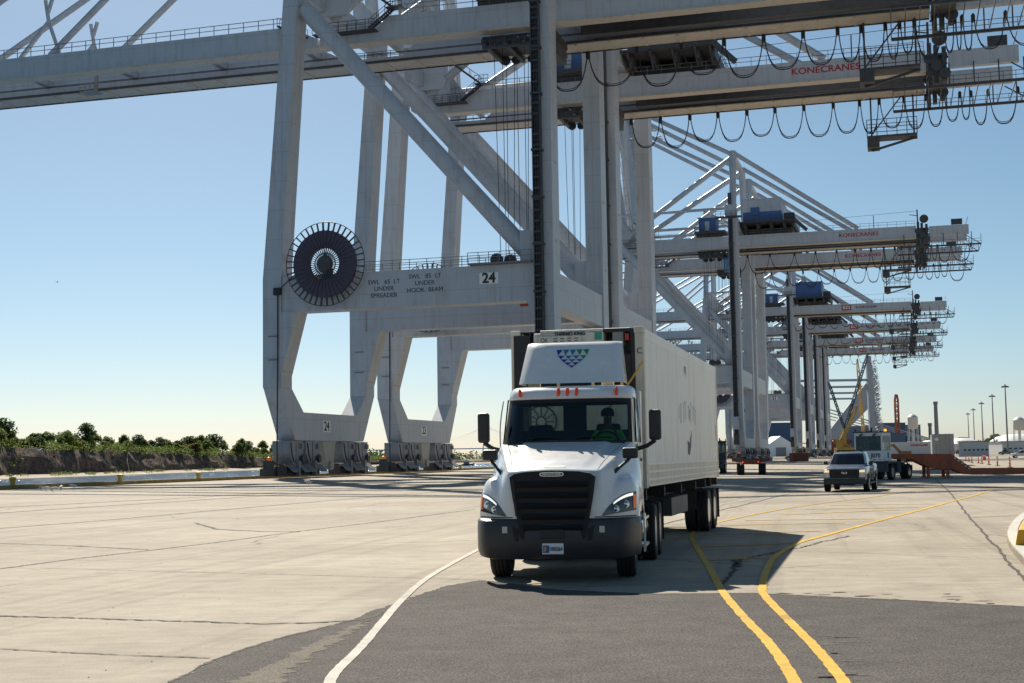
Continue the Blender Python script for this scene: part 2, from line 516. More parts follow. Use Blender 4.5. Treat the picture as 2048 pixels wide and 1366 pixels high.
def ribbon(pts, width, z, name, m, jitter=0.0, step=0.25, seed=1, wander=0.0):
    """a strip of paint, or a crack, lying on the ground"""
    rr = random.Random(seed)
    ws = width if isinstance(width, (list, tuple)) else [width] * len(pts)
    P, W = [], []
    for i in range(len(pts) - 1):
        n = max(1, int((pts[i + 1] - pts[i]).length / step))
        n = min(n, 400)
        for k in range(n):
            P.append(pts[i].lerp(pts[i + 1], k / n)); W.append(ws[i] + (ws[i + 1] - ws[i]) * k / n)
    P.append(pts[-1]); W.append(ws[-1])
    vs = []
    wob = 0.0
    for i, p in enumerate(P):
        d = (P[min(i + 1, len(P) - 1)] - P[max(i - 1, 0)]).normalized(); s = Vector((-d.y, d.x, 0))
        wob = wob * 0.8 + rr.uniform(-wander, wander)
        for q in (-1, 1):
            v = p + s * (wob + q * (W[i] / 2 + rr.uniform(-jitter, jitter))); vs.append((v.x, v.y, z))
    fs = [(2 * i, 2 * i + 1, 2 * i + 3, 2 * i + 2) for i in range(len(P) - 1)]
    mb = MB(); mb.add(vs, fs)
    return tag(mb.build(name, m), kind='structure')


def smooth_pts(px, n=6):
    """Catmull-Rom through surveyed ground points"""
    P = [g(*p) for p in px]; P = [P[0] * 2 - P[1]] + P + [P[-1] * 2 - P[-2]]
    out = []
    for i in range(1, len(P) - 2):
        for k in range(n):
            t = k / n
            out.append(0.5 * ((2 * P[i]) + (P[i + 1] - P[i - 1]) * t + (2 * P[i - 1] - 5 * P[i] + 4 * P[i + 1] - P[i + 2]) * t * t
                              + (3 * P[i] - P[i - 1] - 3 * P[i + 1] + P[i + 2]) * t ** 3))
    out.append(P[-2]); return out


# white edge line
ribbon(smooth_pts([(655, 1385), (668, 1350), (720, 1297), (762, 1248), (800, 1204), (850, 1160), (905, 1127), (952, 1102), (1010, 1072)]),
       0.105, 0.010, 'white_edge_line', M_WLINE, 0.004, 0.1, 4)
ribbon([g(1400, 1018), g(1440, 1009), g(1500, 999), g(1560, 990), g(1640, 980)], 0.14, 0.008, 'white_edge_line', M_WLINE, 0.01, 0.3, 5)
# yellow hatched island: two outlines and bars
L_px = [(1600, 1385), (1578, 1345), (1540, 1290), (1490, 1238), (1447, 1187), (1424, 1145), (1398, 1102), (1385, 1080), (1386, 1066), (1402, 1054), (1440, 1044)]
ribbon(smooth_pts(L_px), 0.112, 0.010, 'yellow_island_line', M_YELLOW, 0.007, 0.1, 6)
ribbon(smooth_pts([(1440, 1044), (1500, 1031), (1570, 1018), (1650, 1006), (1740, 995), (1830, 981)]), [0.14] * 31, 0.0095, 'yellow_island_line', M_YELLOW_OLD, 0.012, 0.25, 7)
R_px = [(1700, 1385), (1672, 1345), (1625, 1290), (1567, 1232), (1528, 1190), (1526, 1168), (1532, 1145), (1550, 1114), (1598, 1085)]
ribbon(smooth_pts(R_px), 0.112, 0.010, 'yellow_island_line', M_YELLOW, 0.007, 0.1, 8)
ribbon(smooth_pts([(1598, 1085), (1655, 1070), (1735, 1048), (1830, 1023), (1905, 1003), (1960, 988), (1990, 979)]), 0.15, 0.0095, 'yellow_island_line', M_YELLOW, 0.01, 0.25, 9)
bars = [((1416, 1121), (1545, 1115)), ((1398, 1094), (1585, 1087)), ((1394, 1070), (1640, 1062)), ((1440, 1051), (1690, 1046)), ((1490, 1041), (1745, 1038)),
        ((1560, 1030), (1800, 1020)), ((1610, 1019), (1836, 1015)), ((1660, 1011), (1870, 1008))]
for i, (a, b) in enumerate(bars):
    ribbon([g(*a), g(*b)], 0.19, 0.008, 'yellow_hatch_bar', M_YELLOW_OLD, 0.012, 0.15, 20 + i)
# short white dashes far right
for a, b in (((1805, 974), (1818, 974)), ((1826, 974), (1838, 974)), ((1888, 976), (1902, 976)), ((1906, 976), (1920, 976)), ((1985, 978), (1998, 978)), ((2000, 978), (2012, 978))):
    ribbon([g(*a), g(*b)], 0.35, 0.008, 'white_dash', M_WLINE, 0.03, 0.2, 3)
# slab joints and cracks
cr = [
    ([(0, 1232), (120, 1236), (330, 1242), (520, 1248), (640, 1245), (720, 1240), (760, 1228), (790, 1210)], 0.035, 0.022, 0.02),
    ([(-60, 1296), (80, 1303), (250, 1311), (420, 1317)], 0.018, 0.012, 0.01),
    ([(-80, 1150), (0, 1138), (150, 1118), (310, 1100), (450, 1083), (598, 1063), (740, 1046), (950, 1019)], 0.035, 0.015, 0.01),
    ([(-50, 1086), (0, 1087), (120, 1091), (300, 1100)], 0.03, 0.015, 0.012),
    ([(80, 1136), (240, 1141), (560, 1149), (740, 1154), (880, 1158), (960, 1160)], 0.014, 0.008, 0.008),
    ([(-60, 1063), (0, 1057), (200, 1042), (440, 1020), (737, 995), (900, 982)], 0.05, 0.02, 0.012),
    ([(-60, 1030), (0, 1026), (200, 1013), (526, 992), (760, 976)], 0.10, 0.03, 0.02),
    ([(-60, 1018), (0, 1015), (300, 1000), (593, 983), (800, 972)], 0.10, 0.03, 0.02),
    ([(390, 1046), (437, 1059), (520, 1063), (600, 1064)], 0.05, 0.025, 0.02),
    ([(1868, 955), (1900, 985), (1945, 1042), (1985, 1088), (2020, 1126), (2048, 1158), (2100, 1215)], 0.026, 0.014, 0.015),
    ([(1945, 1035), (2048, 1031)], 0.03, 0.015, 0.01),
    ([(1590, 1103), (1700, 1106), (1850, 1112), (2060, 1120)], 0.012, 0.006, 0.006),
    ([(1300, 1055), (1400, 1030), (1480, 1012), (1560, 992), (1640, 975)], 0.04, 0.02, 0.015),
    ([(1445, 1170), (1465, 1140), (1480, 1120), (1545, 1106), (1600, 1096), (1640, 1085), (1700, 1072)], 0.035, 0.025, 0.03),
    ([(1478, 1135), (1470, 1122), (1462, 1118)], 0.06, 0.03, 0.03),
    ([(1180, 1185), (1330, 1189), (1500, 1187), (1700, 1196), (1880, 1205), (2048, 1214)], 0.02, 0.015, 0.008),
    ([(340, 1366), (420, 1324), (480, 1302), (560, 1277), (640, 1258), (700, 1242)], 0.02, 0.014, 0.01),
]
for i, (px, wd, jt, wn) in enumerate(cr):
    ribbon([g(*p) for p in px], wd * (1.6 if px[0][1] > 1100 else 2.1), 0.0075, 'pavement_crack', M_CRACK, jt, 0.06 if px[0][1] > 1100 else 0.14, 40 + i, wn)
# spalled patches beside the asphalt seam and small pebbles
mb = MB()
rr = random.Random(12)
for k in range(46):
    px, py = (rr.uniform(1560, 2040), rr.uniform(1180, 1203)) if k < 24 else (rr.uniform(1640, 1720), rr.uniform(1270, 1360))
    c = g(px, py + (px - 1560) * 0.018 if k < 24 else py, 0.0068); n = 7
    rx, ry = rr.uniform(.03, .16), rr.uniform(.015, .05)
    mb.add([(c.x + rx * math.cos(a * 6.283 / n) * rr.uniform(.6, 1.2), c.y + ry * math.sin(a * 6.283 / n) * rr.uniform(.6, 1.2), 0.0068) for a in range(n)], [tuple(range(n))])
tag(mb.build('spalled_patches', mat('spall', (0.085, 0.075, 0.065), 0.9)), kind='structure')
mb = MB()
for k in range(160):
    p = g(rr.uniform(0, 2048), rr.uniform(1010, 1366)); r = rr.uniform(.004, .009)
    mb.add([(p.x - r, p.y - r, .003), (p.x + r, p.y - r * .6, .003), (p.x + r * .5, p.y + r, .003), (p.x, p.y, .003 + r * 1.1)], [(0, 1, 3), (1, 2, 3), (2, 0, 3)])
tag(mb.build('loose_grit', mat('grit', (0.16, 0.14, 0.12), 0.9, var=.5, vscale=3)), kind='stuff')

# quay-edge kerb, mooring bollards
mb = MB()
for i in range(120):
    v = -40 + i * 6.0
    rr2 = 0.02 * math.sin(i * 3.7)
    mb.prism([quay(QE - .42 + rr2, v, .001), quay(QE - .03, v, .001), quay(QE - .03, v, .33), quay(QE - .36 + rr2, v, .33)], V * 5.96)
tag(mb.build('quay_kerb', M_CURB, bevel=.02), 'worn yellow kerb running along the quay edge above the water', 'kerb')

M_BOLL = mat('bollard_yellow', (0.50, 0.32, 0.04), 0.6, var=.25, vscale=3, dirt=(.12, .08, .04), dirt_amt=.7)
mb = MB(); mb.lathe([(.21, 0), (.2, .05), (.2, .28), (.22, .40), (.27, .46), (.28, .60), (.2, .64), (0, .65)], (0, 0, 0), (0, 0, 1), 20)
bol0 = mb.build('mooring_bollard', M_BOLL, smooth=35)
bl = ['leftmost yellow mooring bollard on the quay kerb at the left edge', 'yellow mooring bollard on the quay kerb, second from the left',
      'yellow mooring bollard on the kerb nearest left of the crane bogies', 'small far yellow mooring bollard on the kerb left of the truck mirrors']
for k, px in enumerate((25, 240, 397, 921)):
    q = g(px, 984 - px * .041, .0)
    s = q.dot(U); q = q + (U * (QE - .95 - s)) if False else q
    # slide along the quay to the surveyed bearing
    d = (q.x / q.y)
    v = (QE - .25) * (-U.x + d * U.y) / (V.x - d * V.y)
    o = bol0 if k == 0 else bol0.copy()
    if k: COL.objects.link(o)
    o.location = quay(QE - .25, v, .32)
    tag(o, bl[k], 'bollard', 'mooring bollards along the quay')

# ------------------------------------------------------------------ river
m = bpy.data.materials.new('river_water'); m.use_nodes = True; MATS['river_water'] = m
n = m.node_tree; b = n.nodes['Principled BSDF']
b.inputs['Base Color'].default_value = (0.085, 0.18, 0.31, 1); b.inputs['Roughness'].default_value = 0.10; b.inputs['Specular IOR Level'].default_value = 0.30
tc = n.nodes.new('ShaderNodeTexCoord')
no = n.nodes.new('ShaderNodeTexNoise'); no.inputs['Scale'].default_value = 0.22; no.inputs['Detail'].default_value = 7; no.inputs['Roughness'].default_value = .65
n.links.new(tc.outputs['Object'], no.inputs['Vector'])
bp = n.nodes.new('ShaderNodeBump'); bp.inputs['Strength'].default_value = 1.0; bp.inputs['Distance'].default_value = 5.0
n.links.new(no.outputs['Fac'], bp.inputs['Height']); n.links.new(bp.outputs[0], b.inputs['Normal'])
mb = MB(); mb.add([(-2500, -150, WATER_Z), (900, -150, WATER_Z), (900, 5000, WATER_Z), (-2500, 5000, WATER_Z)], [(0, 1, 2, 3)])
tag(mb.build('water', m), kind='structure')

# ------------------------------------------------------------------ far bank with its eroded bluff
shore = [Vector(p + (0,)) for p in ((-330, 120), (-275, 330), (-214, 560), (-190, 760), (-172, 930), (-118, 1160), (-40, 1380), (70, 1640), (240, 1950), (420, 2250))]
bluff_h = [12.5, 12.5, 12.5, 11, 8.5, 4.5, 2.5, 2, 2, 2]
def along(t):
    f = t * (len(shore) - 1); i = min(int(f), len(shore) - 2); k = f - i
    p = shore[i].lerp(shore[i + 1], k); h = bluff_h[i] * (1 - k) + bluff_h[i + 1] * k
    d = (shore[i + 1] - shore[i]).normalized()
    return p, h, Vector((-d.y, d.x, 0))
from mathutils import noise as mnoise
rows = []
NS = 420
for i in range(NS + 1):
    p, h, s = along(i / NS)
    row = [p + Vector((0, 0, WATER_Z - .4)) - s * 3, p + Vector((0, 0, WATER_Z + .25)) + s * 2]
    n1 = mnoise.noise(Vector((p.y * .02, 1, 0))); n2 = mnoise.noise(Vector((p.y * .09, 5, 0)))
    toe = 16 + 6 * n1
    row.append(p + s * toe + Vector((0, 0, WATER_Z + 1.4)))
    for k in range(1, 7):
        t = k / 6
        q = mnoise.noise(Vector((p.y * .05, t * 2.2, 3))) * 3.2 + mnoise.noise(Vector((p.y * .2, t * 5, 9))) * 1.3
        row.append(p + s * (toe + 7 * t ** 1.6 + q * (1 - t * .4)) + Vector((0, 0, WATER_Z + 1.4 + (h + 2 * n1 + 1.1 * n2) * t)))
    row.append(row[-1] + s * 25 + Vector((0, 0, .6)))
    row.append(p + s * 1200 + Vector((0, 0, row[-1].z)))
    rows.append(row)
mb = MB()
a, bq = len(rows), len(rows[0])
vs = [p for r in rows for p in r]
for i in range(a - 1):
    for j in range(bq - 1):
        mb.mi.append(0 if j < 2 else (1 if j < 8 else 2))
        mb.f.append((i * bq + j, i * bq + j + 1, (i + 1) * bq + j + 1, (i + 1) * bq + j))
mb.v = [tuple(p) for p in vs]
M_BLUFF = ground_mat('eroded_earth', (0.10, 0.072, 0.06), (0.22, 0.155, 0.12), (0.45,) * 3, (1.45,) * 3, .5, .95, big=.06, stain=(.045, .042, .035), stain_pos=(.45, .65))
M_GRASSY = mat('bank_grass', (0.07, 0.085, 0.03), .9, var=.4, vscale=.1)
tag(mb.build('far_bank', [M_SAND, M_BLUFF, M_GRASSY], smooth=28), kind='structure')

# ------------------------------------------------------------------ foliage
def leaf_mat(name, lo, hi):
    m = bpy.data.materials.new(name); m.use_nodes = True
    n = m.node_tree; b = n.nodes['Principled BSDF']; b.inputs['Roughness'].default_value = .6
    b.inputs['Specular IOR Level'].default_value = .25
    geo = n.nodes.new('ShaderNodeNewGeometry')
    r = n.nodes.new('ShaderNodeValToRGB'); r.color_ramp.elements[0].color = (*lo, 1); r.color_ramp.elements[1].color = (*hi, 1)
    n.links.new(geo.outputs['Random Per Island'], r.inputs['Fac']); n.links.new(r.outputs['Color'], b.inputs['Base Color'])
    tl = n.nodes.new('ShaderNodeBsdfTranslucent'); n.links.new(r.outputs['Color'], tl.inputs['Color'])
    mx = n.nodes.new('ShaderNodeMixShader'); mx.inputs[0].default_value = .55
    n.links.new(b.outputs[0], mx.inputs[1]); n.links.new(tl.outputs[0], mx.inputs[2])
    n.links.new(mx.outputs[0], n.nodes['Material Output'].inputs[0])
    MATS[name] = m
    return m


LEAF = [leaf_mat('leaves_dark', (.035, .06, .02), (.085, .13, .04)), leaf_mat('leaves_olive', (.075, .11, .028), (.19, .24, .06)),
        leaf_mat('leaves_autumn', (.11, .11, .03), (.25, .21, .07))]
M_BARK = mat('bark', (.09, .07, .05), .9)


def leaves(mb, clumps, nleaf, size, rr):
    for (c, r) in clumps:
        for _ in range(nleaf):
            while True:
                d = Vector((rr.uniform(-1, 1), rr.uniform(-1, 1), rr.uniform(-1, 1)))
                if .15 < d.length < 1: break
            p = Vector(c) + Vector((d.x * r[0], d.y * r[1], d.z * r[2]))
            a = Vector((rr.gauss(0, 1), rr.gauss(0, 1), rr.gauss(0, .6))).normalized()
            b_ = a.cross(Vector((rr.gauss(0, 1), rr.gauss(0, 1), rr.gauss(0, 1)))).normalized()
            s = size * rr.uniform(.6, 1.3)
            mb.add([p - a * s, p + b_ * s * .7, p + a * s, p - b_ * s * .7], [(0, 1, 2, 3)])


def make_tree(kind, seed, h, spread, leafm):
    rr = random.Random(seed)
    root = thing(kind, None, 'tree')
    tb = MB()
    top = Vector((rr.uniform(-.5, .5), rr.uniform(-.5, .5), h * .72))
    tb.tube([(0, 0, -1), (0, 0, h * .2), top * .6, top], [.35, .28, .2, .08], 7)
    clumps = []
    for k in range(9):
        a = k * 2.4 + rr.uniform(-.4, .4); t = rr.uniform(.3, .95)
        rad = spread * rr.uniform(.35, .85) * (1.25 - .7 * t)
        c = Vector((math.cos(a) * rad, math.sin(a) * rad, h * (.25 + .62 * t)))
        tb.tube([top * rr.uniform(.35, .8), c.lerp(Vector((0, 0, c.z)), .4) - Vector((0, 0, .6)), c], [.13, .08, .04], 5)
        q = spread * rr.uniform(.32, .55)
        clumps.append((c, (q, q, q * .8)))
    clumps.append((top + Vector((0, 0, h * .14)), (spread * .4, spread * .4, spread * .34)))
    tb.build('trunk', M_BARK, root, smooth=60)
    cb = MB(); leaves(cb, clumps, 125, .43, rr)
    cb.build('crown', leafm, root, norm=False)
    return root


tree_kinds = [('broadleaf_tree', 3, 9.5, 4.6, 1), ('broadleaf_tree', 5, 8.0, 4.4, 0), ('broadleaf_tree', 9, 10.5, 4.0, 1), ('shrubby_tree', 14, 6.0, 3.8, 2), ('broadleaf_tree', 21, 12.0, 5.6, 0)]
protos = [make_tree(k, s, h, sp, LEAF[l]) for k, s, h, sp, l in tree_kinds]
lab = ['olive green broadleaf tree on the bluff across the river', 'dark green broadleaf tree on the bluff across the river',
       'slender olive tree on the bluff across the river', 'low yellowish shrubby tree on the bluff across the river', 'tall dark tree standing above the others on the far bluff']
rr = random.Random(31)
used = [False] * 5
def bank_pos(t, back):
    p, h, s = along(t); n1 = mnoise.noise(Vector((p.y * .02, 1, 0)))
    return p + s * (16 + 6 * n1 + 9 + back) + Vector((0, 0, WATER_Z + 1.4 + h + 2 * n1))
def plant(k, loc, sc):
    if used[k]: o = copy_tree(protos[k])
    else: o = protos[k]; used[k] = True
    o.location = loc; o.scale = (sc * rr.uniform(.9, 1.25), sc * rr.uniform(.9, 1.25), sc); o.rotation_euler[2] = rr.uniform(0, 6.28)
    tag(o, lab[k], 'tree', 'trees on the bluff across the river'); return o
for i in range(170):
    t = .19 + .36 * (i + rr.random()) / 170
    k = rr.choices(range(5), (5, 4, 3, 4, .6))[0]
    sc = rr.uniform(.5, 1.1) * (1.15 if t > .4 else 1.0)
    plant(k, bank_pos(t, rr.uniform(-3, 16)), sc)
for px, sc in ((12, 1.15), (173, 1.2), (385, 1.05), (490, 1.0)):      # the few that stand out
    best = min((abs(far(px, bank_pos(t / 400, 6).y) - bank_pos(t / 400, 6).x), t / 400) for t in range(20, 300))[1]
    plant(4, bank_pos(best, 6), sc)
# undergrowth and the wood behind: uncountable
mb = MB()
cl = []
for i in range(1500):
    t = .17 + .48 * rr.random(); p = bank_pos(t, rr.uniform(-7, 26)); q = rr.uniform(1.5, 3.3)
    cl.append((p + Vector((0, 0, q * .55)), (q * 1.35, q * 1.35, q)))
for i in range(90):
    t = .18 + .3 * rr.random(); p, h, s = along(t); q = rr.uniform(.8, 2.0); k = rr.uniform(.2, 1)
    cl.append((p + s * (17 + 7 * k) + Vector((0, 0, WATER_Z + 1.2 + h * k)), (q * 1.6, q * 1.6, q)))
leaves(mb, cl, 52, .42, rr)
tag(mb.build('bank_undergrowth', LEAF[1], norm=False), kind='stuff')
mb = MB(); cl = []
for i in range(260):
    t = .5 + .5 * rr.random(); p = bank_pos(t, rr.uniform(0, 60)); q = rr.uniform(3, 5.5)
    cl.append((p + Vector((0, 0, q * rr.uniform(.4, 1.3))), (q * 1.4, q * 1.4, q)))
leaves(mb, cl, 40, 1.1, rr)
tag(mb.build('distant_riverside_wood', LEAF[0], norm=False), kind='stuff')
mb = MB(); cl = []
for i in range(46):
    p, h, s = along(.1 + .4 * rr.random()); q = rr.uniform(.6, 1.2)
    cl.append((p + s * rr.uniform(5, 12) + Vector((0, 0, WATER_Z + 1 + q * .3)), (q * 3.2, q * 3.2, q)))
leaves(mb, cl, 60, .35, rr)
tag(mb.build('shore_reeds', LEAF[1], norm=False), kind='stuff')
# fallen pale trunk on the bluff face
b0 = bank_pos(.328, -5); 
mb = MB(); mb.tube([b0 + Vector((0, 0, -1)), b0 + Vector((2.2, -8, -6.0)), b0 + Vector((5.0, -14, -10.5))], [.35, .3, .15], 7)
tag(mb.build('fallen_tree_trunk', mat('dead_wood', (.45, .38, .28), .9)), 'pale dead tree trunk lying down the eroded bluff across the river', 'tree trunk')

# ------------------------------------------------------------------ gulls
M_GULL = mat('gull_feathers', (.55, .55, .55), .8, var=.3, vscale=9)
def gull_mesh(flying):
    mb = MB()
    mb.tube([(0, -.24, .2), (0, -.19, .205), (0, -.14, .2), (0, -.05, .17), (0, .08, .15), (0, .2, .16), (0, .3, .17)], [.008, .035, .045, .07, .075, .04, .012], 8)
    for s in (-1, 1):
        if flying:
            mb.add([(s * .04, -.06, .2), (s * .3, -.12, .34), (s * .68, .06, .26), (s * .3, .06, .32), (s * .04, .1, .19)], [(0, 1, 3, 4), (1, 2, 3)])
        else:
            mb.add([(s * .07, -.05, .2), (s * .085, .1, .17), (s * .03, .32, .18), (s * .05, .1, .22)], [(0, 1, 2, 3)])
            mb.tube([(s * .03, .02, .12), (s * .03, .02, 0)], .008, 5)
    return mb
gulls = [('grey white gull on the concrete apron, %s' % w) for w in
         ('left end of the small flock near the kerb', 'second of the small flock near the kerb', 'lowest of the small flock near the kerb', 'between the flock and the kerb bollard',
          'rightmost of the small flock near the kerb', 'alone in front of the crane bogies')]
base = None
for i, (px, py) in enumerate(((82, 981), (92, 983), (106, 984), (122, 980), (146, 978), (616, 970))):
    if base is None: base = gull_mesh(False).build('seagull', M_GULL, smooth=50); o = base
    else: o = base.copy(); COL.objects.link(o)
    o.location = g(px, py); o.rotation_euler[2] = 1.1 * i; o.scale = (1.5, 1.5, 1.5)
    tag(o, gulls[i], 'gull', 'gulls on the quay')
o = gull_mesh(True).build('seagull', M_GULL); o.location = (far(77, 180), 180, hgt(77, 905, 180)); o.scale = (1.6,) * 3; o.rotation_euler[2] = .9
tag(o, 'white gull in flight in front of the eroded bluff', 'gull')
o = gull_mesh(True).build('seagull', M_GULL); o.location = (far(110, 260), 260, hgt(110, 566, 260)); o.rotation_euler[2] = -.7
tag(o, 'tiny dark gull flying high in the sky at the left', 'gull')
# ------------------------------------------------------------------ ship-to-shore gantry cranes
# local frame: +x landward (0 = landside rail, -30 = riverside rail), +y along the quay (0 near frame, 25 far frame)
GB, GT = 49.6, 52.45
LIFT = 1.05                                  # the girder deck and all above it stand this much higher
M_HOUSE = mat('blue_house_paint', (0.035, 0.10, 0.27), .45, var=.15, vscale=.5)
M_HOUSEW = mat('weathered_white_cladding', (0.42, 0.46, 0.52), .5, var=.1, vscale=.6, dirt=(.2, .26, .36), dirt_amt=.6, streak=1.5)
M_PURPLE = mat('wound_cable', (0.065, 0.05, 0.085), .55, var=.3, vscale=3)
M_CREAM = mat('crane_cream_bounce', (0.52, 0.47, 0.40), .5, var=.08, vscale=.4, dirt=(.22, .17, .12), dirt_amt=.6, streak=2.2)  # warm cream puts the sunlit bounce on girder undersides into the colour
M_CABGL = glass_mat('crane_cab_glass', (.12, .3, .36), .4)
M_SPREAD = mat('orange_red_steel', (.42, .09, .05), .55, var=.2, vscale=1)


def xz(pts, y):
    return [(x, y, z) for x, z in pts]


def loop_mesh(x0, x1, y, z, drop):
    mb = MB()
    for k, (dd, r) in enumerate(((1.0, .065), (.93, .05), (.97, .045))):
        pts = []
        a0, a1 = x0 + .12, x1 - .12
        for i in range(13):
            t = i / 12
            u = 2 * t - 1
            sh = (1 - abs(u) ** 2.6)
            pts.append((a0 + (a1 - a0) * (t + .05 * math.sin(6.283 * t) * -1), y + .12 * (k - 1), z - .45 - (drop - .45) * dd * sh))
        mb.tube(pts, r, 5)
    return mb


def del_cat(o):
    for k in ("category", "label", "group"):
        if k in o: del o[k]


def make_crane(raised=False):
    c = thing('gantry_crane', None, 'gantry crane')
    # --- landside legs
    for y in (0, 25):
        mb = MB(); mb.box(-1.05, 1.05, y - 1.5, y + 1.5, 9.99, 53.4)
        for z in (24.5, 33, 41.5, 46): mb.box(1.05, 1.13, y - .2, y + .2, z, z + .3)
        if y == 0: mb.box(-.6, -.1, -1.56, -1.5, 23, 30)
        mb.build('leg', M_CRANE, c)
    # --- riverside legs: haunched below the portal beam
    for y in (0, 25):
        prof = [(-32.3, 10), (-32.3, 22), (-29.7, 53.4), (-28.0, 53.4), (-30.1, 22.3), (-30.1, 18.3), (-28.2, 18.3), (-30.1, 11.3), (-30.1, 10)]
        mb = MB(); mb.prism(xz(prof, y - 1.4), (0, 2.8, 0)); mb.build('leg', M_CRANE, c)
        mb = MB()
        for z in (13, 15.6): mb.box(-31.6, -30.4, y - 1.55, y - 1.41, z, z + .10)
        mb.box(-30.09, -29.8, y - .5, y + .3, 13.2, 13.5)
        mb.build('leg_platform', M_GALV, c)
    # --- sill beams at quay level
    sill = [(-1.4, 10), (2.35, 4.2), (22.65, 4.2), (26.4, 10), (23.6, 10), (20.4, 7.4), (4.6, 7.4), (1.4, 10)]
    mb = MB(); mb.prism([(-32.25, y, z) for y, z in sill], (2.12, 0, 0)); mb.build('sill_beam', M_CRANE, c)
    sill2 = [(-1.5, 10), (1.2, 3.4), (23.8, 3.4), (26.5, 10), (23.5, 10), (20.8, 5.6), (4.2, 5.6), (1.5, 10)]
    mb = MB(); mb.prism([(-1.05, y, z) for y, z in sill2], (2.1, 0, 0)); mb.build('sill_beam', M_CRANE, c)
    # --- bogies
    for x in (-31.2, 0):
        for y in (4.9, 20.1):
            mb = MB()
            zt = 4.15 if x < 0 else 3.35
            mb.prism([(x - .9, y - 5.2, zt), (x - .9, y + 5.2, zt), (x - .9, y + 5.2, 2.9), (x - .9, y + 1.6, 2.0), (x - .9, y - 1.6, 2.0), (x - .9, y - 5.2, 2.9)], (1.8, 0, 0)) if False else None
            for s in (-1, 1):
                yy = y + s * 2.25
                mb.m = 0
                mb.prism([(x - 1.0, yy - 1.85, zt), (x - 1.0, yy + 1.85, zt), (x - 1.0, yy + 1.85, 2.7), (x - 1.0, yy + .8, 1.6), (x - 1.0, yy - .8, 1.6), (x - 1.0, yy - 1.85, 2.7)], (2.0, 0, 0))
                mb.m = 1
                mb.box(x - .7, x + .9, yy - 2.2, yy - .3, .25, 1.3); mb.box(x - .7, x + .9, yy + .3, yy + 2.2, .25, 1.3)
                mb.m = 2
                mb.bar((x + 1.1, yy + 1.8, 2.6), (x + 1.1, yy + .3, 1.2), .18, .3); mb.box(x + 1.01, x + 1.06, yy - .06, yy + .06, 1.6, zt)
                mb.box(x + 1.0, x + 1.3, yy + 1.0, yy + 1.5, zt - .9, zt - .3)
                mb.prism([(x + 1.0, yy - 2.4, 1.5), (x + 1.0, yy - .6, 1.5), (x + 1.8, yy - .6, .75), (x + 1.8, yy - 2.4, .75)], (0, 0, -.12))
                mb.prism([(x + 1.0, yy + .6, 1.5), (x + 1.0, yy + 2.4, 1.5), (x + 1.8, yy + 2.4, .75), (x + 1.8, yy + .6, .75)], (0, 0, -.12))
                mb.box(x + 1.05, x + 1.5, yy - .25, yy + .25, .2, 1.9)
                mb.m = 1
                mb.tube([(x + 1.2, yy - 1.8, zt - .2), (x + 1.4, yy - 1.9, 2.6), (x + 1.3, yy - 1.2, 1.9)], .09, 5)
                mb.lathe([(.42, -.2), (.42, .2)], (x + 1.25, yy + 1.2, 2.1), (1, 0, 0), 12)
            mb.build('bogie', [mat('bogie_paint', (.30, .305, .33), .5, var=.15, vscale=.8, dirt=(.10, .08, .07), dirt_amt=.8, streak=2.5), M_DARK, M_GREY], c)
        mb = MB(); zt = 4.2 if x < 0 else 3.4
        mb.prism([(x - .8, 10.6, zt), (x - .8, 14.4, zt), (x - .8, 13.6, .9), (x - .8, 11.6, .9)], (1.6, 0, 0))
        mb.lathe([(.55, 0), (.55, .25)], (x + .8, 12.8, 1.3), (1, 0, 0), 14)
        mb.build('storm_lock', M_CREAM, c)
        mb = MB(); mb.box(x - .6, x + .7, -3.2, -1.7, .3, 1.1); mb.box(x - .3, x + .6, -3.0, -2.2, 1.1, 1.95); bx_ = mb.build('buffer', M_DARK, c)
        mb = MB(); mb.lathe([(.2, 0), (.24, .08), (.22, .36), (.1, .42), (0, .42)], (x + .2, -2.6, 1.96), (0, 0, 1), 12); mb.build('warning_beacon', M_AMBER, bx_)
    # --- portal beams (river to land), landside tie
    for y in (0, 25):
        prof = [(-30.08, 22.3), (-1.06, 22.3), (-1.06, 15.8), (-2.0, 18.3), (-30.08, 18.3)]
        mb = MB(); mb.prism(xz(prof, y - 1.2), (0, 2.4, 0)); mb.build('portal_beam', M_CRANE, c)
        mb = MB(); mb.rail((-23, y - 1.1, 22.31), (-1.2, y - 1.1, 22.31), 1.1, 2.0, .03); mb.rail((-23, y + 1.1, 22.31), (-1.2, y + 1.1, 22.31), 1.1, 2.0, .03)
        if y == 0:
            mb.box(-8.2, -1.2, -2.0, -1.0, 22.32, 22.5); mb.rail((-8.2, -2, 22.5), (-1.2, -2, 22.5), 1.1, 1.2, .03)
        mb.build('railing', M_GALV, c)
    mb = MB(); mb.box(-2.6, -1.1, -1.3, 1.3, 22.31, 25.8); mb.build('brace_foot', M_CRANE, c)
    mb = MB(); mb.box(-2.6, -1.1, 23.7, 26.3, 22.31, 25.8); mb.build('brace_foot', M_CRANE, c)
    mb = MB(); mb.box(-.9, .9, 1.51, 23.49, 17.6, 21.4); mb.build('tie_beam', M_CRANE, c)
    mb = MB()
    for y in (2.0, 3.2): mb.lathe([(.7, -.15), (.75, 0), (.7, .15)], (-7.8 + y, y - 1.2, 23.1), (0, 1, .2), 14)
    mb.box(-8.0, -2.0, 3, 5.5, 22.32, 22.7)
    mb.build('rope_sheaves', M_DARK, c)
    # --- diagonal braces, upper ties
    for y in (0, 25):
        mb = MB(); mb.tube([(-27.8, y, 51.8), (-2.1, y, 23.6)], .95, 16); mb.build('diagonal_brace', M_CRANE, c, smooth=40)
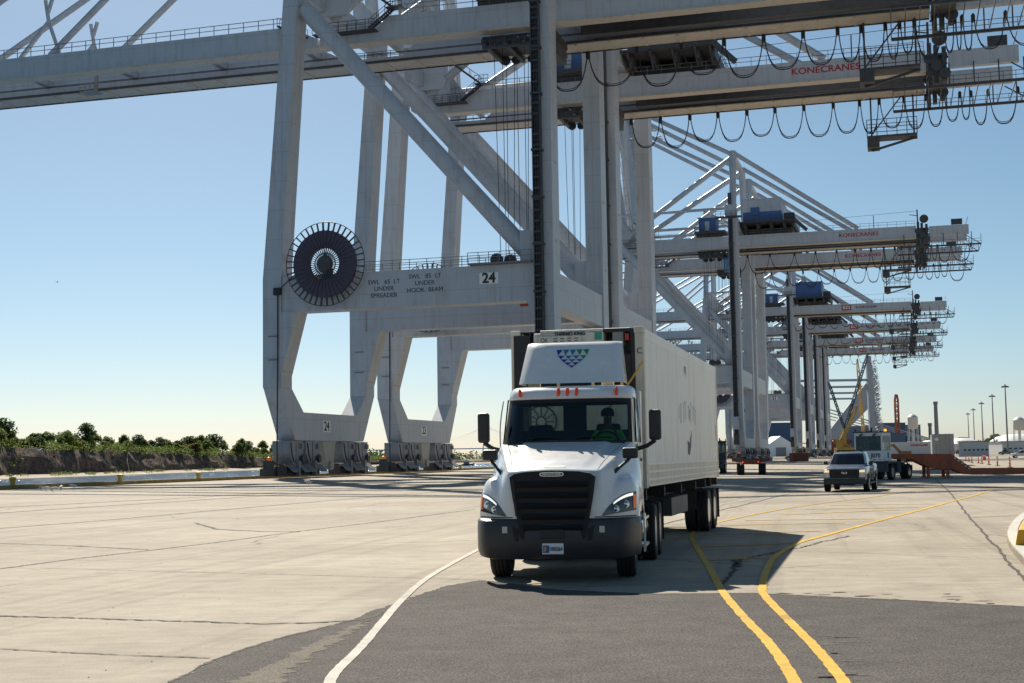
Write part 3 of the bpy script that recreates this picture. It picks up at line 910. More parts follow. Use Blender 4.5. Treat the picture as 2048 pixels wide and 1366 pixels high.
    for y0, y1 in ((1.5, 23.5),):
        mb = MB(); mb.box(-29.6, -27.9, -1.5, 26.5, 53.41, 55.6); mb.build('cross_beam', M_CRANE, c)
        mb = MB(); mb.box(-1.0, 1.0, -1.6, 26.6, 53.41, 55.6); mb.build('cross_beam', M_CRANE, c)
    for y in (6.2, 18.6):
        mb = MB(); mb.prism([(-29.5, y, 52.9), (-25.2, y, 52.9), (-24.6, y, 54.2), (-28.2, y, 58.6), (-29.5, y, 58.6)], (0, .5, 0)); mb.build('gusset_plate', M_CRANE, c)
    # --- girders over the quay and the boom over the river
    gp = [(-29.0, GB), (40.2, GB), (40.2, GT - .2), (-20.4, GT), (-22.2, GT - 1.7), (-29.0, GT - 1.7)]
    HX, HZ_ = -29.2, GB + .6; ca, sa = math.cos(R(83)), math.sin(R(83))
    def lift(mb):
        if raised:
            mb.v = [(HX + (p[0] - HX) * ca + (p[2] - HZ_) * sa, p[1], HZ_ - (p[0] - HX) * sa + (p[2] - HZ_) * ca) for p in mb.v]
        return mb
    bp_ = [(-92, GB), (-29.3, GB), (-29.3, GT - 1.9), (-33, GT - .1), (-92, GT - .3)]
    for nm, prof in (('girder', gp), ('boom', bp_)):
        for y in (7.0, 17.1):
            mb = MB(); mb.prism(xz(prof, y), (0, 1.2, 0))
            mb.m = 1
            xa, xb = prof[0][0], prof[1][0]
            y0, y1 = (6.75, 8.6) if y < 10 else (15.2, 18.55)
            mb.box(xa, xb, y0, y1, GB - .2, GB - .005)
            if y > 10:
                mb.m = 2
                mb.box(xa, xb, 15.0, 15.19, GB - .12, GB + .15)
                mb.box(xa, xb, 18.56, 18.66, GB - .34, GB - .14)
                mb.m = 1
                n = int((xb - xa) / 4)
                for i in range(n): mb.box(xa + 1 + i * 4, xa + 1.25 + i * 4, 15.3, 18.3, GB - .32, GB - .205)
            else:
                mb.m = 2; mb.box(xa, xb, 8.61, 8.75, GB - .12, GB + .12)
            (lift(mb) if nm == 'boom' else mb).build(nm, [M_CRANE, M_CREAM, M_DARK], c)
        for x in np.arange(prof[0][0] + 6, prof[1][0], 13.0):
            mb = MB(); mb.box(x, x + .8, 8.25, 17.05, GT - 1.3, GT - .4); (lift(mb) if nm == 'boom' else mb).build('cross_tie', M_CRANE, c)
        mb = MB()
        for y in (8.9, 9.3, 14.4, 14.8): mb.bar((prof[0][0], y, GB + .8), (prof[1][0], y, GB + .8), .07)
        (lift(mb) if nm == 'boom' else mb).build('trolley_ropes', M_CABLE, c)
    mb = MB(); mb.box(1.2, 40.0, 13.2, 14.6, 49.75, 51.2); mb.build('shade_band_box', M_DARK, c)  # added dark box, makes the shaded band between the girders
    mb = MB(); mb.box(-65, -62.8, 12.6, 14.4, 48.7, 48.85); mb.rail((-65, 12.6, 48.85), (-62.8, 12.6, 48.85), 1.0, .7, .035); mb.bar((-63.2, 13.5, 48.8), (-63.2, 13.5, 51), .4); lift(mb).build('boom_catwalk', M_GREY, c)
    for y in (6.95, 18.35):
        mb = MB()
        mb.rail((-92, y, GT - .3), (-33, y, GT - .1), 1.15, 2.0, .035); lift(mb).build('boom_railing', M_GALV, c)
        mb = MB(); mb.rail((-20, y, GT), (40, y, GT - .2), 1.15, 2.0, .035)
        mb.rail((-29, y - .2, GT - 1.7), (-22, y - .2, GT - 1.7), 1.1, 1.2, .035)
        mb.build('railing', M_GALV, c)
    # --- access stairs at the hinge
    mb = MB()
    for (a, b_) in (((-22.4, 6.3, GT - 1.6), (-19.4, 6.3, GT + .6)), ((-19.4, 6.3, GT + .6), (-24.2, 6.3, GT + 4.4)), ((-34, 6.3, GT - .2), (-30.4, 6.3, GT - 1.8))):
        a, b_ = Vector(a), Vector(b_)
        for dy in (-.35, .35):
            o = Vector((0, dy, 0)); mb.bar(a + o, b_ + o, .08, .25); mb.bar(a + o + Vector((0, 0, 1)), b_ + o + Vector((0, 0, 1)), .05)
            for i in range(4):
                q = a.lerp(b_, i / 3) + o; mb.bar(q, q + Vector((0, 0, 1)), .05)
        for i in range(12): q = a.lerp(b_, (i + .5) / 12); mb.box(q.x - .13, q.x + .13, q.y - .35, q.y + .35, q.z - .02, q.z + .02)
    mb.box(-20.2, -18.2, 5.6, 7, GT + .5, GT + .6); mb.rail((-20.2, 5.6, GT + .6), (-18.2, 5.6, GT + .6), 1.1, .7, .03)
    mb.box(-29.4, -21.6, 5.7, 7, GT - 1.85, GT - 1.72); mb.rail((-29.4, 5.7, GT - 1.7), (-21.6, 5.7, GT - 1.7), 1.1, 1.1, .03)
    mb.build('stairs', M_DARK, c)
    # --- pylons and stays
    for s, y in ((1, 0), (-1, 25)):
        mb = MB(); mb.tube([(0, y, 55.6), (0, y + s * 3.2, 71.8)], .8, 16); mb.build('landside_post', M_CRANE, c, smooth=40)
        mb = MB(); mb.tube([(-28.8, y + s * 1.0, 55.6), (-28.8, y + s * 7.0, 88)], .85, 14); mb.build('pylon_leg', M_CRANE, c, smooth=40)
        yg = 7.6 if s > 0 else 17.7; ya = y + s * 7.0; yp = y + s * 3.2
        mb = MB()
        for o in (0,):
            mb = MB(); mb.tube([(.3, yp, 71.4), (27.5, yg, GT)], .52, 10); mb.build('backstay', M_CRANE, c, smooth=40)
        for o in (0,):
            mb = MB(); mb.tube([(-28.6, ya, 87.6), (-.3, yp, 71.2)], .52, 10); mb.build('top_tie', M_CRANE, c, smooth=40)
        mb = MB(); mb.tube([(-.3, yp, 70.4), (-27.2, yg, GT + .5)], .58, 10)
        mb.lathe([(.85, -.5), (.85, .5)], (-27.0, yg, GT + .7), (0, 1, 0), 14); mb.build('strut', M_CRANE, c, smooth=40)
        if not raised:
            mb = MB(); mb.tube([(-28.8, ya, 82.5), (-66, yg, GT - .2)], .42, 8); mb.build('forestay', M_CRANE, c, smooth=40)
            mb = MB(); mb.tube([(-28.8, ya, 83.5), (-88, yg, GT - .2)], .42, 8); mb.build('forestay', M_CRANE, c, smooth=40)
        mb = MB(); mb.tube([(-70.5, yg, GT - .3), (-66.3, yg, GT + 4.2), (-66.8, yg, GT + 7.0)], [.3, .28, .25], 8); mb.tube([(-66.3, yg, GT + 4.2), (-64.6, yg, GT - .3)], .25, 8)
        mb.tube([(-66.4, yg, GT + 5.4), (-65.8, yg, GT + 7.2)], .25, 8)
        lift(mb).build('stay_bracket', M_CRANE, c, smooth=40)
    mb = MB(); mb.tube([(-28.8, 7, 87.6), (-28.8, 18, 87.6)], .7, 12); mb.build('pylon_head', M_CRANE, c, smooth=40)
    mb = MB(); mb.tube([(0, 3.4, 71), (0, 21.6, 71)], .55, 12); mb.build('post_head', M_CRANE, c, smooth=40)
    for y in (.3, 24.7): mb = MB(); mb.tube([(-28.6, y, 57.6), (-.6, y, 57.9)], .34, 10); mb.build('upper_tie', M_CRANE, c, smooth=40)
    # --- guide tower with ladder on the near landside leg
    mb = MB()
    for x in (-.78, .02): mb.box(x - .06, x + .06, -2.35, -1.58, 6.5, 55)
    mb.box(-.74, -.02, -1.64, -1.6, 6.5, 55)
    z = 7.0
    while z < 54.5:
        mb.bar((-.74, -2.3, z), (0, -2.3, z), .1, .22); mb.bar((-.74, -2.3, z + .55), (0, -2.3, z + .55), .045)
        z += 1.15
    for x in (-.52, -.24): mb.box(x - .03, x + .03, -2.34, -2.28, 6.5, 55)
    for z in range(9, 54, 5): mb.box(-.95, .22, -2.4, -1.51, z, z + .25)
    mb.box(-1.0, .2, -2.5, -1.55, 4.0, 6.5)
    mb.build('lift_mast', M_DARK, c)
    mb = MB(); mb.box(-1.02, .26, -2.6, -1.62, 7.5, 10.4); mb.build('lift_car', M_CRANE, c)
    # --- houses on the girders
    mh = thing('machinery_house', None, None); del_cat(mh); mh.parent = c
    mb = MB(); mb.box(1.8, 10.6, 4.6, 20.6, 55.0, 57.35); mb.box(3.6, 5.6, 4.35, 4.62, 56.6, 58.4); mb.build('lower_wall', M_HOUSE, mh)
    mb = MB(); mb.box(1.83, 10.57, 4.63, 20.57, 57.36, 60.3); mb.box(1.7, 10.7, 4.5, 20.7, 60.31, 60.45); mb.build('upper_wall', M_HOUSEW, mh)
    mb = MB(); mb.box(.8, 13.5, 3.2, 21.6, 54.7, 54.98)
    for x in (2, 5, 8, 11, 13): mb.box(x, x + .5, 4.4, 20.4, 53.5, 54.7); mb.bar((x, 3.3, 54.7), (x, 6.6, 52.9), .25)
    mb.box(11, 13.4, 6, 9, 55, 57); mb.box(2, 12, 9, 17, 52.9, 54)
    mb.rail((.8, 3.2, 54.98), (13.5, 3.2, 54.98), 1.1, 1.6, .03); mb.rail((13.5, 3.2, 54.98), (13.5, 21.6, 54.98), 1.1, 1.6, .03)
    mb.bar((13.4, 3.3, 55), (16.2, 5, GT), .25, .8)
    mb.build('machinery_platform', M_DARK, c)
    mb = MB(); mb.box(-8.7, -4.6, 5.6, 10.5, 53.6, 56.8); mb.m = 1; mb.box(-8.9, -4.4, 5.4, 10.7, 56.81, 57.0); mb.box(-7.2, -6.2, 5.55, 5.6, 53.8, 56)
    mb.m = 2; mb.box(-9.6, -2.4, 4.6, 11, 53.1, 53.58); mb.lathe([(.9, -3), (.9, 3)], (-6.5, 8, 52.9), (1, 0, 0), 12); mb.rail((-9.6, 4.6, 53.58), (-2.4, 4.6, 53.58), 1.1, 1.2, .03)
    mb.build('electrical_house', [M_HOUSE, M_HOUSEW, M_DARK], c)
    mb = MB(); mb.box(-1.6, 1.15, -2.2, -1.62, 55.7, 58.3); mb.m = 1; mb.box(-3.6, 2.2, -3.0, -1.62, 55.2, 55.5); mb.rail((-3.6, -3, 55.5), (2.2, -3, 55.5), 1.1, 1.1, .03); mb.box(-.8, .0, -2.4, -1.7, 58.3, 61)
    mb.build('lift_head', [M_CRANE, M_DARK], c)
    # --- trolley, driver's cab, hoist ropes, spreader
    tr = thing('trolley', None, None); del_cat(tr); tr.parent = c
    mb = MB()
    mb.box(-9.5, -.8, 8.9, 14.8, 48.6, 49.35)
    for x in (-9.2, -6.8, -4.4, -1.6): mb.box(x, x + .5, 7.4, 16.0, 48.0, 48.6)
    for x in (-8.5, -7.2, -5.2, -3.8, -2.4):
        mb.lathe([(.55, -.12), (.6, 0), (.55, .12)], (x, 8.2, 48.2), (0, 1, 0), 12); mb.lathe([(.55, -.12), (.6, 0), (.55, .12)], (x, 15.2, 48.2), (0, 1, 0), 12)
    mb.box(-9, -3.4, 7.2, 7.5, 47.4, 47.7); mb.rail((-9, 7.2, 47.7), (-3.4, 7.2, 47.7), 1, 1, .03)
    mb.box(-3.5, -.9, 10, 14.6, 46.8, 48.6)
    mb.build('frame', M_DARK, tr)
    mb = MB(); mb.box(-3.35, -1.25, 7.6, 10.4, 44.2, 44.5); mb.box(-3.35, -1.25, 7.6, 10.4, 46.9, 47.4); mb.box(-3.3, -3.1, 7.6, 7.8, 44.5, 46.9); mb.box(-1.5, -1.25, 7.6, 7.8, 44.5, 46.9)
    mb.box(-1.35, -1.25, 7.8, 10.4, 44.5, 46.9); mb.box(-3, -1.5, 9.4, 10.3, 44.5, 46.4); mb.box(-2.6, -1.9, 8.2, 9.2, 47.4, 48.6)
    mb.build('driver_cab', M_HOUSE, tr)
    mb = MB(); mb.add([(-3.33, 7.62, 44.5), (-1.3, 7.62, 44.5), (-1.3, 7.62, 46.9), (-3.33, 7.62, 46.9)], [(0, 1, 2, 3)]); mb.add([(-3.34, 7.7, 44.5), (-3.34, 10.3, 44.5), (-3.34, 10.3, 46.9), (-3.34, 7.7, 46.9)], [(0, 1, 2, 3)])
    mb.build('cab_glazing', M_CABGL, tr)
    rp = MB()
    for x, x2 in ((-8.2, -8.0), (-7.2, -7.4), (-5.5, -5.7), (-4.6, -4.9)):
        for y in (9.2, 14.4): rp.bar((x, y, 48.1), (x2, y * .6 + 4.7, 21.4), .06)
    rp.build('hoist_ropes', M_CABLE, tr)
    mb = MB(); mb.box(-7.9, -5.0, 6.2, 18.2, 20.6, 21.3)
    for y in (6.2, 17.9): mb.box(-8, -4.9, y, y + .3, 19.9, 21.0)
    mb.build('spreader', M_SPREAD, tr)
    # --- cable reel on the near riverside leg
    rl = thing('cable_reel', None, None); del_cat(rl); rl.parent = c
    cx, cy, cz = -24.5, -2.1, 23.3
    def pol(r, a, dy=0): return (cx + r * math.cos(a), cy + dy, cz + r * math.sin(a))
    mb = MB()
    mb.tube([pol(4.62, k * 2 * math.pi / 48) for k in range(49)], .05, 5, False)
    for k in range(40):
        a = k * 2 * math.pi / 40 + .05
        mb.bar(pol(3.6, a), pol(4.6, a), .19, .13); mb.bar(pol(.35, a, -.05), pol(1.85, a, -.05), .14, .08); mb.bar(pol(1.7, a, -.32), pol(3.75, a, -.26), .07, .06)
    mb.lathe([(.85, -.35), (.85, .25), (.3, .25), (.3, 1.0)], (cx, cy, cz), (0, 1, 0), 20)
    mb.lathe([(1.15, -.02), (1.15, .02), (1.27, .02), (1.27, -.02)], (cx, cy, cz), (0, 1, 0), 24, True)
    mb.build('spokes', M_DARK, rl)
    mb = MB(); mb.lathe([(1.75, -.24), (3.68, -.24), (3.68, .24), (1.75, .24)], (cx, cy, cz), (0, 1, 0), 48, True); mb.build('wound_cable', M_PURPLE, rl)
    mb = MB(); mb.box(cx - .6, cx + .6, -1.4, -1.22, cz - 2.5, cz - .4); mb.build('reel_bracket', M_DARK, rl)
    mb = MB(); mb.tube([(-30.4, -1.55, 21), (-30.4, -1.6, 14), (-30.4, -1.7, 8), (-30.4, -1.8, 4), (-30.4, -1.8, .3)], .08, 5); mb.tube([(-30, -1.5, 21), (-28.6, -1.6, 22.2), (-27.3, -1.8, 22.7)], .06, 5)
    mb.box(-30.8, -30.0, -1.9, -1.42, 20.2, 21.0); mb.build('power_cable', M_CABLE, c)
    # --- tail frame behind the girders
    for y in (7.0, 17.1):
        mb = MB(); mb.box(43.0, 51.5, y, y + 1.0, GB + .2, GT - .5); mb.build('tail_girder', M_CRANE, c)
    mb = MB()
    for y in (6.6, 18.4):
        mb.bar((36, y, 47.3), (54, y, 47.3), .3, .35); mb.rail((36, y, 47.45), (54, y, 47.45), 1.1, 1.5, .03)
        for x in (37.5, 43, 46, 49, 52): mb.bar((x, y, 47.3), (x, y, GB + .6), .16)
        mb.bar((50.5, y, GB), (53.8, y, 47.4), .14)
    for x in np.arange(36, 54.1, 1.5): mb.box(x - .05, x + .05, 6.6, 18.4, 47.25, 47.4)
    mb.bar((51.4, 7, 53.6), (51.4, 18, 53.6), .1); mb.box(47.8, 50.2, 7, 7.4, GT - .4, GT + .9)
    for k, x in enumerate((40.4, 41.2, 42.2)):
        for y in (7.6, 17.6):
            mb.box(x, x + .55, y - .7, y + .7, 47.4 + .4 * k, GT + .7 - .3 * k); mb.lathe([(.7, -.12), (.75, 0), (.7, .12)], (x + .3, y - 1.0, 51 - k), (0, 1, 0), 12)
    for y in (8, 11, 14, 17): mb.bar((40.2, y, 48.5), (43, y, 51.5), .2)
    mb.box(40.3, 42.9, 6.8, 18.2, 49.2, 49.5); mb.box(40.3, 42.9, 6.8, 18.2, 51.4, 51.7)
    mb.bar((40.6, 7.5, GT), (40.6, 7.5, GT + 3.6), .3); mb.bar((38.9, 7.5, GT + 2.5), (40.6, 7.5, GT + 2.2), .15); mb.bar((31, 7.2, GT - .2), (31, 7.2, GT + 2.8), .16)
    mb.lathe([(.95, -.25), (1.0, 0), (.95, .25)], (42, 7.5, GT + 1.4), (0, 1, 0), 14); mb.bar((40.6, 7.5, GT + 3.3), (10, 7.2, GT + 2.2), .06)
    for y in (6.6, 18.4):
        mb.bar((54, y, 47.4), (54, y, 49.6), .1)
    mb.build('tail_frame', M_DARK, c)
    mb = MB()
    mb.box(32.4, 39.0, 16.6, 19.4, 43.5, 43.8); mb.rail((32.4, 19.4, 43.8), (39, 19.4, 43.8), 2.2, 1.3, .04); mb.rail((32.4, 16.6, 43.8), (39, 16.6, 43.8), 2.2, 1.3, .04); mb.rail((32.4, 16.6, 43.8), (32.4, 19.4, 43.8), 2.2, 1.4, .04)
    for x in (33, 38.6): mb.bar((x, 18, 43.6), (x, 18, GB), .22)
    mb.bar((33, 18, 44.2), (37, 18, GB - .4), .16); mb.bar((33, 18, 42.0), (39, 18, 43.5), .25, .3); mb.bar((33, 18, 42), (33, 18, 43.5), .25); mb.box(32.4, 34.0, 16.6, 19.4, 42.2, 43.5)
    mb.build('service_platform', M_DARK, c)
    stack_ = list(c.children)
    while stack_:
        o = stack_.pop(); stack_ += list(o.children)
        if o.type == 'MESH':
            for v in o.data.vertices:
                if v.co.z > 36: v.co.z += LIFT
    return c


def del_cat(o):
    for k in ('category', 'label', 'group'):
        if k in o: del o[k]


def festoon(c, xs, drop, z=GB - .3 + LIFT):
    xs = [x + rng.uniform(-.3, .3) * (1 if i % 3 else .3) for i, x in enumerate(xs)]
    for x in xs:
        rail = MB(); rail.box(x - .22, x + .22, 18.45, 19.0, z - .75, z); rail.lathe([(.14, -.35), (.14, .35)], (x, 18.75, z + .02), (0, 1, 0), 8); rail.build('festoon_trolley', M_CABLE, c)
    for a, b_ in zip(xs[:-1], xs[1:]):
        loop_mesh(a, b_, 18.75, z - .2, drop * rng.uniform(.86, 1.08) * (1.0 if b_ - a > 2.2 else .88)).build('festoon_cable', M_CABLE, c)


FEST_A = [-4.2, 1.0, 6.7, 12.2, 17.1, 21.8, 26.3, 30.1, 33, 35.4, 37.2, 38.8, 41.6, 42.7, 43.9, 44.9, 48.2, 52.6]
FEST_B = [-.5, 3.6, 8.0, 12.0, 16.0, 20.0, 24.0, 27.8, 31.4, 34.2, 37.4, 40.3, 42.6, 44.6, 46.3, 48.3, 52.4]
crane0, crane1 = make_crane(), make_crane(True)
CRANES = [
    (140.0, 'grey quay crane numbered 24 with its boom lowered over the river, nearest the truck', 24),
    (174.5, 'grey quay crane numbered 23 standing directly behind crane 24', 23),
    (314.0, 'grey quay crane with a blue and white machinery house, right of the container', None),
    (348.5, 'grey quay crane directly behind the one with the blue and white machinery house', None),
    (477.0, 'distant grey quay crane numbered 21 with an all blue machinery house', 21),
    (553.0, 'distant quay crane marked USA no 20 on its boom', None),
    (622.0, 'second farthest quay crane of the long row', None),
    (682.0, 'farthest quay crane of the long row, lowest in the picture', None)]
for i, (v, label, num) in enumerate(CRANES):
    c = crane0 if i == 0 else crane1 if i == 1 else copy_tree(crane1 if i in (2, 3) else crane0)
    tag(c, label, 'gantry crane', 'quay cranes standing along the river')
    CRANES[i] = (c, v, num)
for i, (c, v, num) in enumerate(CRANES):
    c.location = quay(35.5, v); c.rotation_euler = (0, 0, -QA); c.scale = (1, 1, .988 if i >= 2 else 1)
    festoon(c, FEST_A if i in (0, 2, 5) else FEST_B, 4.4 if i in (0, 2, 5) else 4.3)
    if i >= 4:
        for ch in c.children:
            if ch.name.startswith('machinery_house'):
                for q in ch.children:
                    if q.name.startswith('upper_wall'):
                        q.data = q.data.copy(); q.data.materials[0] = M_HOUSE
    X, Y, Z = (1, 0, 0), (0, 1, 0), (0, 0, 1)
    if num:
        if num != 23:
            mb = MB(); mb.box(-7.15, -5.05, -1.25, -1.205, 20.3, 21.5); mb.build('number_panel', M_SIGNW, c)
            text(str(num), 1.5, (-6.1, -1.26, 20.88), X, Z, 'beam_number', M_INK, c, bold=.05)
        mb = MB(); mb.box(-30.12, -30.07, 9.9, 12.1, 5.2, 6.6); mb.build('number_panel', M_SIGNW, c)
        text(str(num), 1.55, (-30.06, 11.0, 5.9), (0, 1, 0), Z, 'sill_number', M_INK, c, bold=.03, sx=1.0)
    if num == 24:
        for lines, cx_, cz_ in ((('SWL   65  LT', 'UNDER', 'SPREADER'), -18.0, 20.35), (('SWL   85  LT', 'UNDER', 'HOOK  BEAM'), -13.3, 20.75)):
            for k, ln in enumerate(lines): text(ln, .68, (cx_, -1.215, cz_ + .74 * (1 - k)), X, Z, 'load_notice', M_INK, c, bold=0)
        M_GHOST = mat('faded_lettering', (.50, .495, .49), .5)
        text('AUTHORITY', 1.5, (-66, 6.985, 52.0), X, Z, 'faded_lettering', M_GHOST, c, depth=.005)
        text('U.S.A no 24', 1.7, (-52, 6.985, 52.0), X, Z, 'faded_lettering', M_GHOST, c, depth=.005)
    if i == 5:
        text('USA no 20', 1.9, (-33.5, 6.985, 52.0), X, Z, 'boom_lettering', M_INK, c)
    if i == 6:
        text('GA.  C', 1.9, (-33.5, 6.985, 52.0), X, Z, 'boom_lettering', M_INK, c)
    if i in (0, 1, 2, 3):
        text('KONECRANES', 1.22, (27.6, 6.985, 52.0), X, Z, 'girder_lettering', M_REDINK, c, bold=.03, sx=1.12)
    else:
        mb = MB(); mb.box(17.0, 20.2, 6.93, 6.985, 51.15, 52.95); mb.build('logo_panel', M_REDINK, c)
        text('KCI', 1.5, (18.6, 6.925, 52.05), X, Z, 'logo_lettering', M_SIGNW, c, bold=.04)
        text('KONECRANES', 1.1, (25.2, 6.985, 52.05), X, Z, 'girder_lettering', mat('dark_red_lettering', (.2, .03, .035), .5), c, bold=.03)
# ------------------------------------------------------------------ wheels shared by all heavy vehicles
def add_wheel(parent, x, y, z, r, width, side, name='wheel', dish=-.06, rimm=None, rr_=None, steer=0.0):
    """one wheel: tyre with grooves + rim; side = +1/-1 outward x direction"""
    wroot = bpy.data.objects.new(name, None); COL.objects.link(wroot); wroot.parent = parent; wroot.location = (x, y, z)
    wroot.rotation_euler = (0, 0, steer)
    hw = width / 2; ri = rr_ or r * .56
    mb = MB()
    prof = [(ri, -hw * .85), (r * .80, -hw), (r * .94, -hw * .96), (r * .985, -hw * .80)]
    for k in range(4):
        c = -hw * .6 + k * hw * .4
        prof += [(r, c - hw * .12), (r, c + hw * .12), (r * .972, c + hw * .14), (r * .972, c + hw * .24)]
    prof += [(r * .985, hw * .80), (r * .94, hw * .96), (r * .80, hw), (ri, hw * .85)]
    mb.lathe(prof, (0, 0, 0), (1, 0, 0), 36)
    mb.build('tyre', M_RUBBER, wroot, smooth=30)
    mb = MB(); s = side
    mb.lathe([(ri, s * hw * .86), (ri * .93, s * hw * .8), (ri * .88, s * (hw * .5 + dish)), (ri * .45, s * (hw * .4 + dish)), (ri * .42, s * (hw * .75 + dish)), (ri * .2, s * (hw * .85 + dish)), (0, s * (hw * .87 + dish))], (0, 0, 0), (1, 0, 0), 28)
    for k in range(8):
        a = k * math.pi / 4; mb.lathe([(.022, 0), (.018, s * .05)], (s * (hw * .42 + dish), math.cos(a) * ri * .58, math.sin(a) * ri * .58), (1, 0, 0), 6)
    mb.build('rim', rimm or M_RIM, wroot, smooth=35)
    return wroot


# ------------------------------------------------------------------ tractor unit
HEAD = R(9.5)
T = thing('tractor_truck', 'white day cab semi truck with black grille hauling a white container', 'truck', (.565, 20.62, 0), -HEAD)


def sst(a, b, x):
    t = min(1, max(0, (x - a) / (b - a))); return t * t * (3 - 2 * t)


XS = 1.235
def yf(x): return .06 + .60 * (max(0, abs(x) - .48) / .755) ** 2.2
def hood_h(x, y):
    ax = abs(x); t = min(1, max(0, (y - .06) / 1.66))
    hw = .69 + .45 * t ** .85
    zc = 1.655 + .475 * t + .02 * math.sin(math.pi * t)
    zh = zc - .045 * (ax / hw) ** 2 + .028 * (1 - sst(.40 + .26 * t, .50 + .28 * t, ax)) * sst(.1, .3, t)
    if ax > hw * .93: zh -= 1.9 * (ax - hw * .93) ** 1.25 * 2.0
    zf = 1.585 - .26 * ((y - 1.0) / .85) ** 2 - .09 * (max(0, ax - 1.0) / .22) ** 2 - .30 * (max(0, 1.0 - ax) / .3) ** 2
    k = .05; d = zh - zf
    return (zh + zf + math.sqrt(d * d + k * k * 4) - k * .6) / 2
ZL = .955
def bwid(x): return .10 + .16 * sst(.66, 1.12, abs(x))
def hpt(x, b):
    y = yf(x) + b * (1.74 - yf(x)); h = hood_h(x, y); p = 2.5
    zl = ZL
    arch = .5 + math.sqrt(max(0, .64 ** 2 - (y - 1.25) ** 2)); zl = ZL + (max(ZL, arch) - ZL) * sst(1.05, 1.2, abs(x))
    E = (1 - (1 - min(b / bwid(x), 1)) ** p) ** (1 / p)
    s = min((XS - abs(x)) / .13, 1); Es = (1 - (1 - s) ** 2.6) ** (1 / 2.6)
    return Vector((x, y, zl + (h - zl) * E * Es))
def fpt(x, z, off=.012):
    """point on the front skin at height z, pushed out by off"""
    b = .02; p = 2.5
    for _ in range(4):
        y = yf(x) + b * (1.74 - yf(x)); e = min(.999, max(0, (z - ZL) / (hood_h(x, y) - ZL)))
        s = min((XS - abs(x)) / .13, 1); e = min(.999, e / max(.2, (1 - (1 - s) ** 2.6) ** (1 / 2.6)))
        b = bwid(x) * (1 - (1 - e ** p) ** (1 / p))
    y = yf(x) + b * (1.74 - yf(x))
    dx = .02; n = Vector((-(yf(abs(x) + dx) - yf(abs(x))) / dx * (-1 if x > 0 else 1), -1, 0)).normalized()
    return Vector((x, y, z)) + n * off


xs = sorted(set([round(s * v, 4) for s in (-1, 1) for v in list(np.linspace(0, .62, 13)) + list(np.linspace(.65, 1.1, 22)) + [1.12, 1.14, 1.16, 1.18, 1.195, 1.21, 1.22, 1.228, 1.233, 1.235]]))
bs = [0, .0006, .002, .005, .01, .018, .03, .045, .06, .08, .1, .12, .145, .17, .2, .23, .26] + list(np.linspace(.3, 1, 24))
mb = MB(); mb.grid([[hpt(x, b) for x in xs] for b in bs])
hood = mb.build('hood', M_WHITE, T, smooth=55)
# centre scoop slot, wiper cowl
mb = MB()
for x0, x1, b0, b1 in ((-.17, .17, .13, .165),):
    a = [hpt(x0, b0), hpt(x1, b0), hpt(x1, b1), hpt(x0, b1)]
    mb.add([p + Vector((0, 0, .004)) for p in a], [(0, 1, 2, 3)])
mb.build('hood_slot', mat('hood_slot_grey', (.16, .16, .16), .5), hood)
mb = MB(); mb.tube([(-.95, 1.70, 2.085), (-.4, 1.62, 2.11), (.3, 1.60, 2.115), (.95, 1.70, 2.085)], .03, 6); mb.build('wiper_cowl', M_BLKPL, T)
for x0, x1 in ((-.75, -.05), (.05, .75)):
    mb = MB(); mb.tube([(x0, 1.66, 2.13), (x0 + .25, 1.69, 2.19), (x1, 1.69, 2.17)], .012, 5); mb.build('wiper', M_BLACK, T)

for s in (-1, 1):      # parting line between bonnet top and wing
    mb = MB(); mb.tube([hpt(s * (.66 + .30 * t ** 1.2), .10 + .88 * t) + Vector((0, 0, .001)) for t in np.linspace(0, 1, 24)], .0045, 4); mb.build('hood_seam', M_DARK, hood)
    mb = MB(); mb.tube([fpt(s * x, .972, .002) for x in np.linspace(.62, 1.2, 14)], .008, 4); mb.build('bumper_gap', M_BLACK, T)
# grille
GR = [(-.645, 1.575), (-.57, 1.625), (-.4, 1.655), (0, 1.672), (.4, 1.655), (.57, 1.625), (.645, 1.575), (.60, 1.25), (.535, .93), (.50, .70), (.44, .615), (-.44, .615), (-.50, .70), (-.535, .93), (-.60, 1.25)]
mb = MB(); mb.prism([(x, -.015, z) for x, z in GR], (0, .10, 0)); grille = mb.build('grille', M_BLACK, T)
M_GSLAT = mat('grille_slat', (.006, .0065, .008), .55)
def gw(z): return .585 if z > 1.25 else .585 - (1.25 - z) * .20
for k, z in enumerate((1.47, 1.31, 1.15, .99, .83)):
    mb = MB(); w_ = gw(z) - .06
    mb.prism([(-w_, -.035, z + .035), (-w_, -.06, z), (-w_, -.02, z - .05), (-w_, -.018, z + .03)], (2 * w_, 0, 0)); mb.build('slat', M_GSLAT, grille)
for s in (-1, 1):
    mb = MB(); mb.prism([(s * .62, -.016, 1.56), (s * .57, -.035, 1.56), (s * .52, -.035, 1.0), (s * .55, -.016, 1.0)], (s * .012, 0, 0)); mb.build('grille_frame', M_BLACK, grille)
mb = MB(); mb.box(-.20, .17, -.05, -.018, .66, .80); mb.build('sensor_cover', M_BLKPL, grille, bevel=.01)
